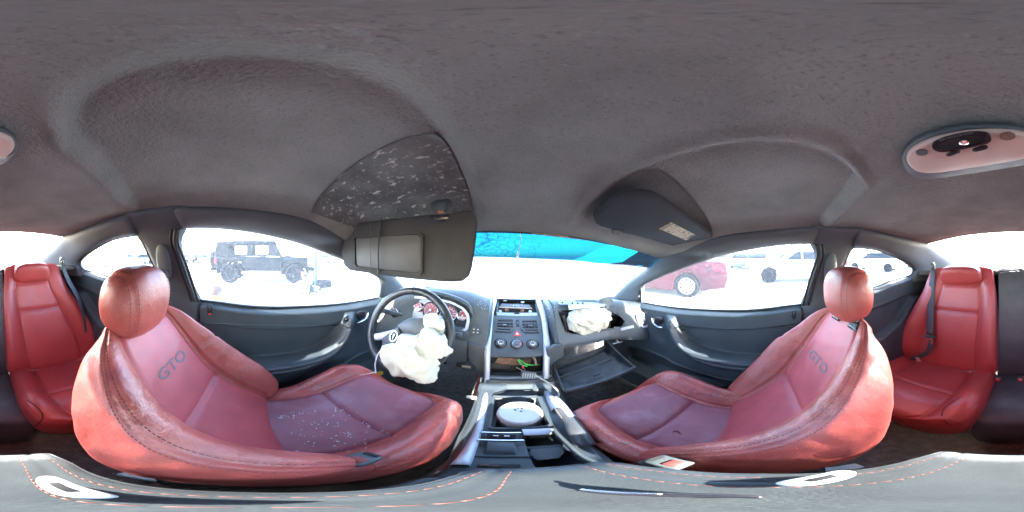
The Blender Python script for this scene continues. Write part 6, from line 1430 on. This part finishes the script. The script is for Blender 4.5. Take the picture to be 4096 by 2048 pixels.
def jeep(lab, loc, hd, paint):
    T = frame(loc, hd); root = thing('off_road_car', lab, 'off-road car', loc, None, world=True); hw = .80; r = .42
    f, b, xf, xr = 2.05, -2.10, 1.42, -1.35
    extr('body', T, [(b, .62), (xr-.55, .60), (xr-.48, .92), (xr+.48, .92), (xr+.56, .52), (xf-.60, .52), (xf-.60, 1.12), (b, 1.18)], -hw*.93, hw*.93, paint, root, .03)
    extr('bonnet', T, [(xf-.62, .60), (f, .62), (f, 1.10), (xf-.62, 1.17)], -.56, .56, paint, root, .03)
    for sg in (-1, 1):
        y = sg*hw*.92
        # upper frame: pillars and roof with open windows
        for nm, P in (('pillar', [(b, 1.17), (b+.62, 1.17), (b+.62, 1.66), (b+.10, 1.66)]), ('pillar', [(-.62, 1.17), (-.40, 1.17), (-.40, 1.66), (-.62, 1.66)]), ('pillar', [(.28, 1.17), (.90, 1.14), (.62, 1.68), (.28, 1.68)])):
            V = [T(x, y-.03, z) for x, z in P]+[T(x, y+.03, z) for x, z in P]; wmesh(nm, V, [(0, 1, 2, 3), (7, 6, 5, 4)]+[(i, (i+1) % 4, (i+1) % 4+4, i+4) for i in range(4)], paint, root, smooth=False)
        wpan('window_sill', T, [(-1.48, 1.16), (.30, 1.16), (.30, 1.26), (-1.48, 1.26)], y-.03, paint, root, .05)
        for xx in (xf, xr):
            F_ = []; a = np.linspace(-.15, pi+.15, 12); fo_ = [(xx+.60*cos(t), .46+.52*sin(t)) for t in a]; fi_ = [(xx+.50*cos(t), .46+.44*sin(t)) for t in a[::-1]]
            wpan('fender_flare', T, fo_+fi_, sg*(hw-.25), M['tyre'], root, .35)
            wheel(T, xx, sg*(hw-.02), r, .27, root, 7, M['tyre'])
        wpan('side_step', T, [(-.82, .42), (.82, .42), (.82, .50), (-.82, .50)], sg*(hw-.02), M['alloy'], root, .14)
        for xx in (-.45, .50): wpan('door_seam', T, [(xx, .60), (xx+.012, .60), (xx+.012, 1.14), (xx, 1.14)], sg*hw*.935, M['dark'], root, .006)
        wpan('tail_lamp', T, [(b+.0, .85), (b+.10, .85), (b+.10, 1.05), (b, 1.05)], sg*hw*.94, M['taill'], root, .02)
    extr('roof', T, [(b+.04, 1.66), (.66, 1.66), (.60, 1.82), (b+.14, 1.85)], -hw*.92, hw*.92, paint, root, .03)
    extr('bumper', T, [(f+.05, .50), (f+.25, .50), (f+.25, .68), (f+.05, .68)], -.7, .7, M['tyre'], root, .02); extr('bumper', T, [(b-.20, .50), (b-.02, .50), (b-.02, .66), (b-.20, .66)], -.7, .7, M['tyre'], root, .02)
    V = []; k = 24
    for h, rr in ((-.36, .40), (-.10, .40)):
        for j in range(k): V.append(T(b+h, rr*cos(2*pi*j/k)*.98, 1.02+rr*sin(2*pi*j/k)))
    wmesh('spare_wheel', V, [tuple(range(k)), tuple(range(2*k-1, k-1, -1))]+[(j, (j+1) % k, k+(j+1) % k, k+j) for j in range(k)], M['tyre'], root)
    return root
jeep('black four door off-road car with open windows outside the driver window', np.array([-7.62, .30, 0]), 6, M['carblack'])
# odds and ends in the yard on the driver side
pp = gp(1264, 5.6)
p_ = thing('marker_post', 'thin teal marker post standing by the front of the black off-road car', 'post', pp, None, world=True)
M['teal'] = mat('teal_post', (.0, .022, .022), .5); M['orange'] = mat('orange_drum', (.060, .012, .0005), .5, var=.15)
V, F = boxv(pp+np.array([0, 0, .72]), (.075, .075, 1.30)); o = mesh('post', V, F, M['teal'], p_, smooth=False); bevel(o, .006)
for k in range(6):
    V, F = boxv(pp+np.array([.024, -.005, .30+k*.16]), (.006, .05, .05)); mesh('band', V, F, M['white'], p_, smooth=False)
V, F = boxv(pp+np.array([0, 0, .03]), (.3, .3, .06)); mesh('foot', V, F, M['dark'], p_, smooth=False)
dl = gp(858, 2.9); dr = thing('safety_drum', 'round topped orange plastic drum with yellow ribs beside the driver door', 'traffic drum', dl, None, world=True)
def wl_(name, c, prof, mt, par, n=28):
    V = [np.array(c)+np.array([r*cos(2*pi*j/n), r*sin(2*pi*j/n), h]) for r, h in prof for j in range(n)]; m = len(prof); return wmesh(name, V, gridF(m, n, True)+[tuple(range((m-1)*n, m*n))], mt, par)
wl_('drum_body', dl, [(.25, 0), (.25, .08), (.21, .10), (.21, .30), (.195, .32), (.195, .45), (.18, .53), (.14, .60), (.07, .64), (.01, .65)], M['orange'], dr)
for h, r in ((.20, .213), (.40, .199)): wl_('yellow_band', dl, [(r, h), (r+.003, h+.01), (r+.003, h+.08), (r, h+.09)], M['yellow'], dr)
# scrap engine parts on a pallet
ep = gp(1215, 4.6); en = thing('scrap_engine', 'heap of greasy engine parts on a wooden pallet in front of the black off-road car', 'engine', ep, None, world=True)
for k in range(5): V, F = boxv(ep+np.array([0, -.4+k*.2, .12]), (1.0, .12, .03)); mesh('pallet_board', V, F, M['tan'], en, smooth=False)
for k in range(3): V, F = boxv(ep+np.array([-.42+k*.42, 0, .055]), (.09, .95, .09)); mesh('pallet_runner', V, F, M['tan'], en, smooth=False)
for c, s_, mt_ in (((0, 0, .30), (.42, .34, .30), 'steel'), ((.05, .10, .52), (.30, .18, .14), 'alloy'), ((-.12, -.22, .26), (.2, .2, .22), 'rust'), ((.0, .30, .22), (.3, .16, .16), 'cargrey'), ((.05, .0, .66), (.16, .14, .12), 'orange')):
    V, F = boxv(ep+np.array(c), s_, rot(z=random.uniform(-30, 30), x=random.uniform(-8, 8))); o = mesh('casting', V, F, M[mt_], en, smooth=False); bevel(o, .02)
for k in range(4):
    c = ep+np.array([.22*cos(k*1.7), .30*sin(k*2.1), .35+.06*k]); a = np.linspace(0, 6.28, 16); V, F = tubeV([c+.09*np.array([cos(t), .3*sin(t), sin(t)]) for t in a], .018, 6); mesh('hose', V, F, M['tyre'], en)
# a roll of tyres
for k, (px, d_) in enumerate(((1225, 5.1), (1290, 6.2))):
    c = gp(px, d_); t_ = thing('loose_tyre', ('loose black tyre lying flat beside the scrap engine', 'loose black tyre lying flat beyond the teal marker post')[k], 'tyre', c, None, world=True); wl_('tread', c, [(.20, .02), (.32, .0), (.36, .05), (.36, .19), (.32, .23), (.20, .21), (.19, .12)], M['tyre'], t_)
# pickup seen through the driver side rear quarter window, more cars far off
sedan('parked_car', 'white car seen through the small rear side window behind the driver seat', gp(448, 10.5), 20, M['carwhite'], Ht=1.55, kind='hatch', rimm=M['cargrey'])
far = [(505, 21, 70, 'carwhite'), (560, 24, 110, 'cargrey'), (600, 27, 80, 'carblue'), (400, 26, 60, 'cargrey'), (742, 27, 90, 'cargrey'), (775, 30, 100, 'carred'), (815, 28, 75, 'carwhite'), (1300, 30, 100, 'cargrey'), (1345, 27, 95, 'carwhite'), (700, 33, 80, 'carblue'), (1150, 36, 95, 'carwhite'), (1050, 38, 85, 'carblue'), (930, 34, 100, 'cargrey'),
       (2960, 17, 80, 'cargrey'), (3005, 20, 95, 'carblue'), (3060, 15, 110, 'carwhite'), (3140, 18, 88, 'carwhite'), (3230, 22, 92, 'cargrey'), (3290, 19, 85, 'carblue'), (2900, 24, 100, 'carwhite'), (3500, 13, 60, 'carwhite'), (3590, 17, 50, 'cargrey'), (4040, 15, 90, 'carwhite'), (3960, 24, 90, 'cargrey'), (60, 20, 88, 'cargrey'), (130, 17, 80, 'carwhite')]
protos = {}
def far_car(mt):
    T = frame((0, 0, 0), 0); r = thing('distant_car', 'x', 'car', (0, 0, 0), 'cars standing across the yard', world=True)
    extr('body', T, [(2.2, .25), (-2.2, .25), (-2.25, .9), (-1.5, .98), (1.0, .95), (2.1, .75)], -.86, .86, M[mt], r, .05); extr('cabin', T, [(.95, .93), (.25, 1.42), (-1.2, 1.42), (-1.9, .96)], -.80, .80, M['cglass'], r, .05, tap=(.9, 1.5, .2)); extr('roof', T, [(.2, 1.40), (-1.15, 1.40), (-1.1, 1.45), (.15, 1.45)], -.66, .66, M[mt], r, .02)
    for x in (1.35, -1.35):
        for y in (-.8, .8):
            k = 16; V = [T(x+.33*cos(2*pi*j/k), y+h, .33+.33*sin(2*pi*j/k)) for h in (-.1, .1) for j in range(k)]; wmesh('wheel', V, [tuple(range(k)), tuple(range(2*k-1, k-1, -1))]+[(j, (j+1) % k, k+(j+1) % k, k+j) for j in range(k)], M['tyre'], r)
    return r
word = {'carwhite': 'white', 'cargrey': 'grey', 'carred': 'red', 'carblue': 'dark blue'}
ordn = {}
where = lambda px: ('beyond the driver window' if 680 < px < 1400 else 'beyond the rear side window on the driver side' if px > 300 and px < 700 else 'behind the car past the rear window' if px < 300 or px > 3700 else 'beyond the passenger window' if px < 3300 else 'beyond the rear side window on the passenger side')
for px, d_, hd, mt in far:
    if mt not in protos: o = protos[mt] = far_car(mt)
    else:
        src = protos[mt]; o = src.copy(); COL.objects.link(o)
        for ch in list(src.children): c = ch.copy(); COL.objects.link(c); c.parent = o
    g = gp(px, d_); o.location = g; o.rotation_euler = (0, 0, -radians(hd)); sib = sorted(q[0] for q in far if q[3] == mt and where(q[0]) == where(px)); k = sib.index(px)
    rank = '' if len(sib) == 1 else (['left of two ', 'right of two '] if len(sib) == 2 else ['leftmost ', 'middle ', 'rightmost '])[k]
    o['label'] = f'{rank}{word[mt]} car far off {where(px)}'; o['group'] = 'cars standing across the yard'
# bare trees along the far edge on the passenger side
M['bark'] = mat('grey_bark', (.03, .028, .026), .9); M['twig'] = mat('grey_twigs', (.03, .03, .028), .9); M['leaf'] = mat('dull_green_leaves', (.006, .05, .03), .8)
def tree(px, d_, h, green=False):
    c = gp(px, d_); r = thing('bare_tree' if not green else 'green_tree', 'x', 'tree', c, None, world=True); rr = random.Random(int(px)); V = []; F = []
    def br(p, dv, L_, rad, dep):
        q = p+dv*L_; v, f = tubeV([p, (p+q)/2+np.array([rr.uniform(-.05, .05)*L_]*3), q], [rad, rad*.8, rad*.6], 5); k = len(V); V.extend(v); F.extend([tuple(a+k for a in ff) for ff in f])
        if dep:
            for _ in range(3 if dep > 1 else 4):
                nd = dv*.8+np.array([rr.uniform(-.8, .8), rr.uniform(-.8, .8), rr.uniform(-.1, .6)]); nd /= np.linalg.norm(nd); br(p+dv*L_*rr.uniform(.5, 1), nd, L_*rr.uniform(.5, .75), rad*.5, dep-1)
    v, f = tubeV([c, c+np.array([0, 0, h*.35])], [h*.03, h*.022], 7); mesh('trunk', v, f, M['bark'], r)
    br(c+np.array([0, 0, h*.3]), np.array([0, 0, 1.]), h*.3, h*.05, 4); mesh('crown', V, F, M['twig'], r)
    if green:
        V2 = []; F2 = []
        for _ in range(500):
            u = np.array([rr.gauss(0, 1) for _ in range(3)]); u /= np.linalg.norm(u); p = c+np.array([0, 0, h*.62])+u*np.array([.28, .28, .34])*h*rr.uniform(.4, 1); a = np.array([rr.uniform(-1, 1) for _ in range(3)]); b = np.cross(a, u); k = len(V2); s_ = h*.035
            V2 += [p, p+a*s_, p+b*s_]; F2.append((k, k+1, k+2))
        mesh('leaves', V2, F2, M['leaf'], r, smooth=False)
    return r
ORD = ['first', 'second', 'third', 'fourth', 'fifth', 'sixth', 'seventh', 'eighth', 'ninth', 'tenth', 'eleventh', 'twelfth']
for k, (px, d_, h) in enumerate([(2890, 46, 5.5), (2935, 40, 5), (2985, 44, 6), (3030, 38, 4.6), (3075, 43, 5.8), (3125, 39, 5), (3170, 44, 6), (3215, 38, 5), (3258, 42, 5.6), (3300, 40, 5.2), (3420, 45, 5), (3470, 41, 5.2)]):
    g = (k == 5); t_ = tree(px, d_, h if not g else 3.6, g); t_['label'] = 'small green leafed tree among the bare ones beyond the passenger window' if g else f'leafless grey tree, {ORD[k]} from the left in the row along the yard edge'
    if not g: t_['group'] = 'leafless trees along the yard edge'
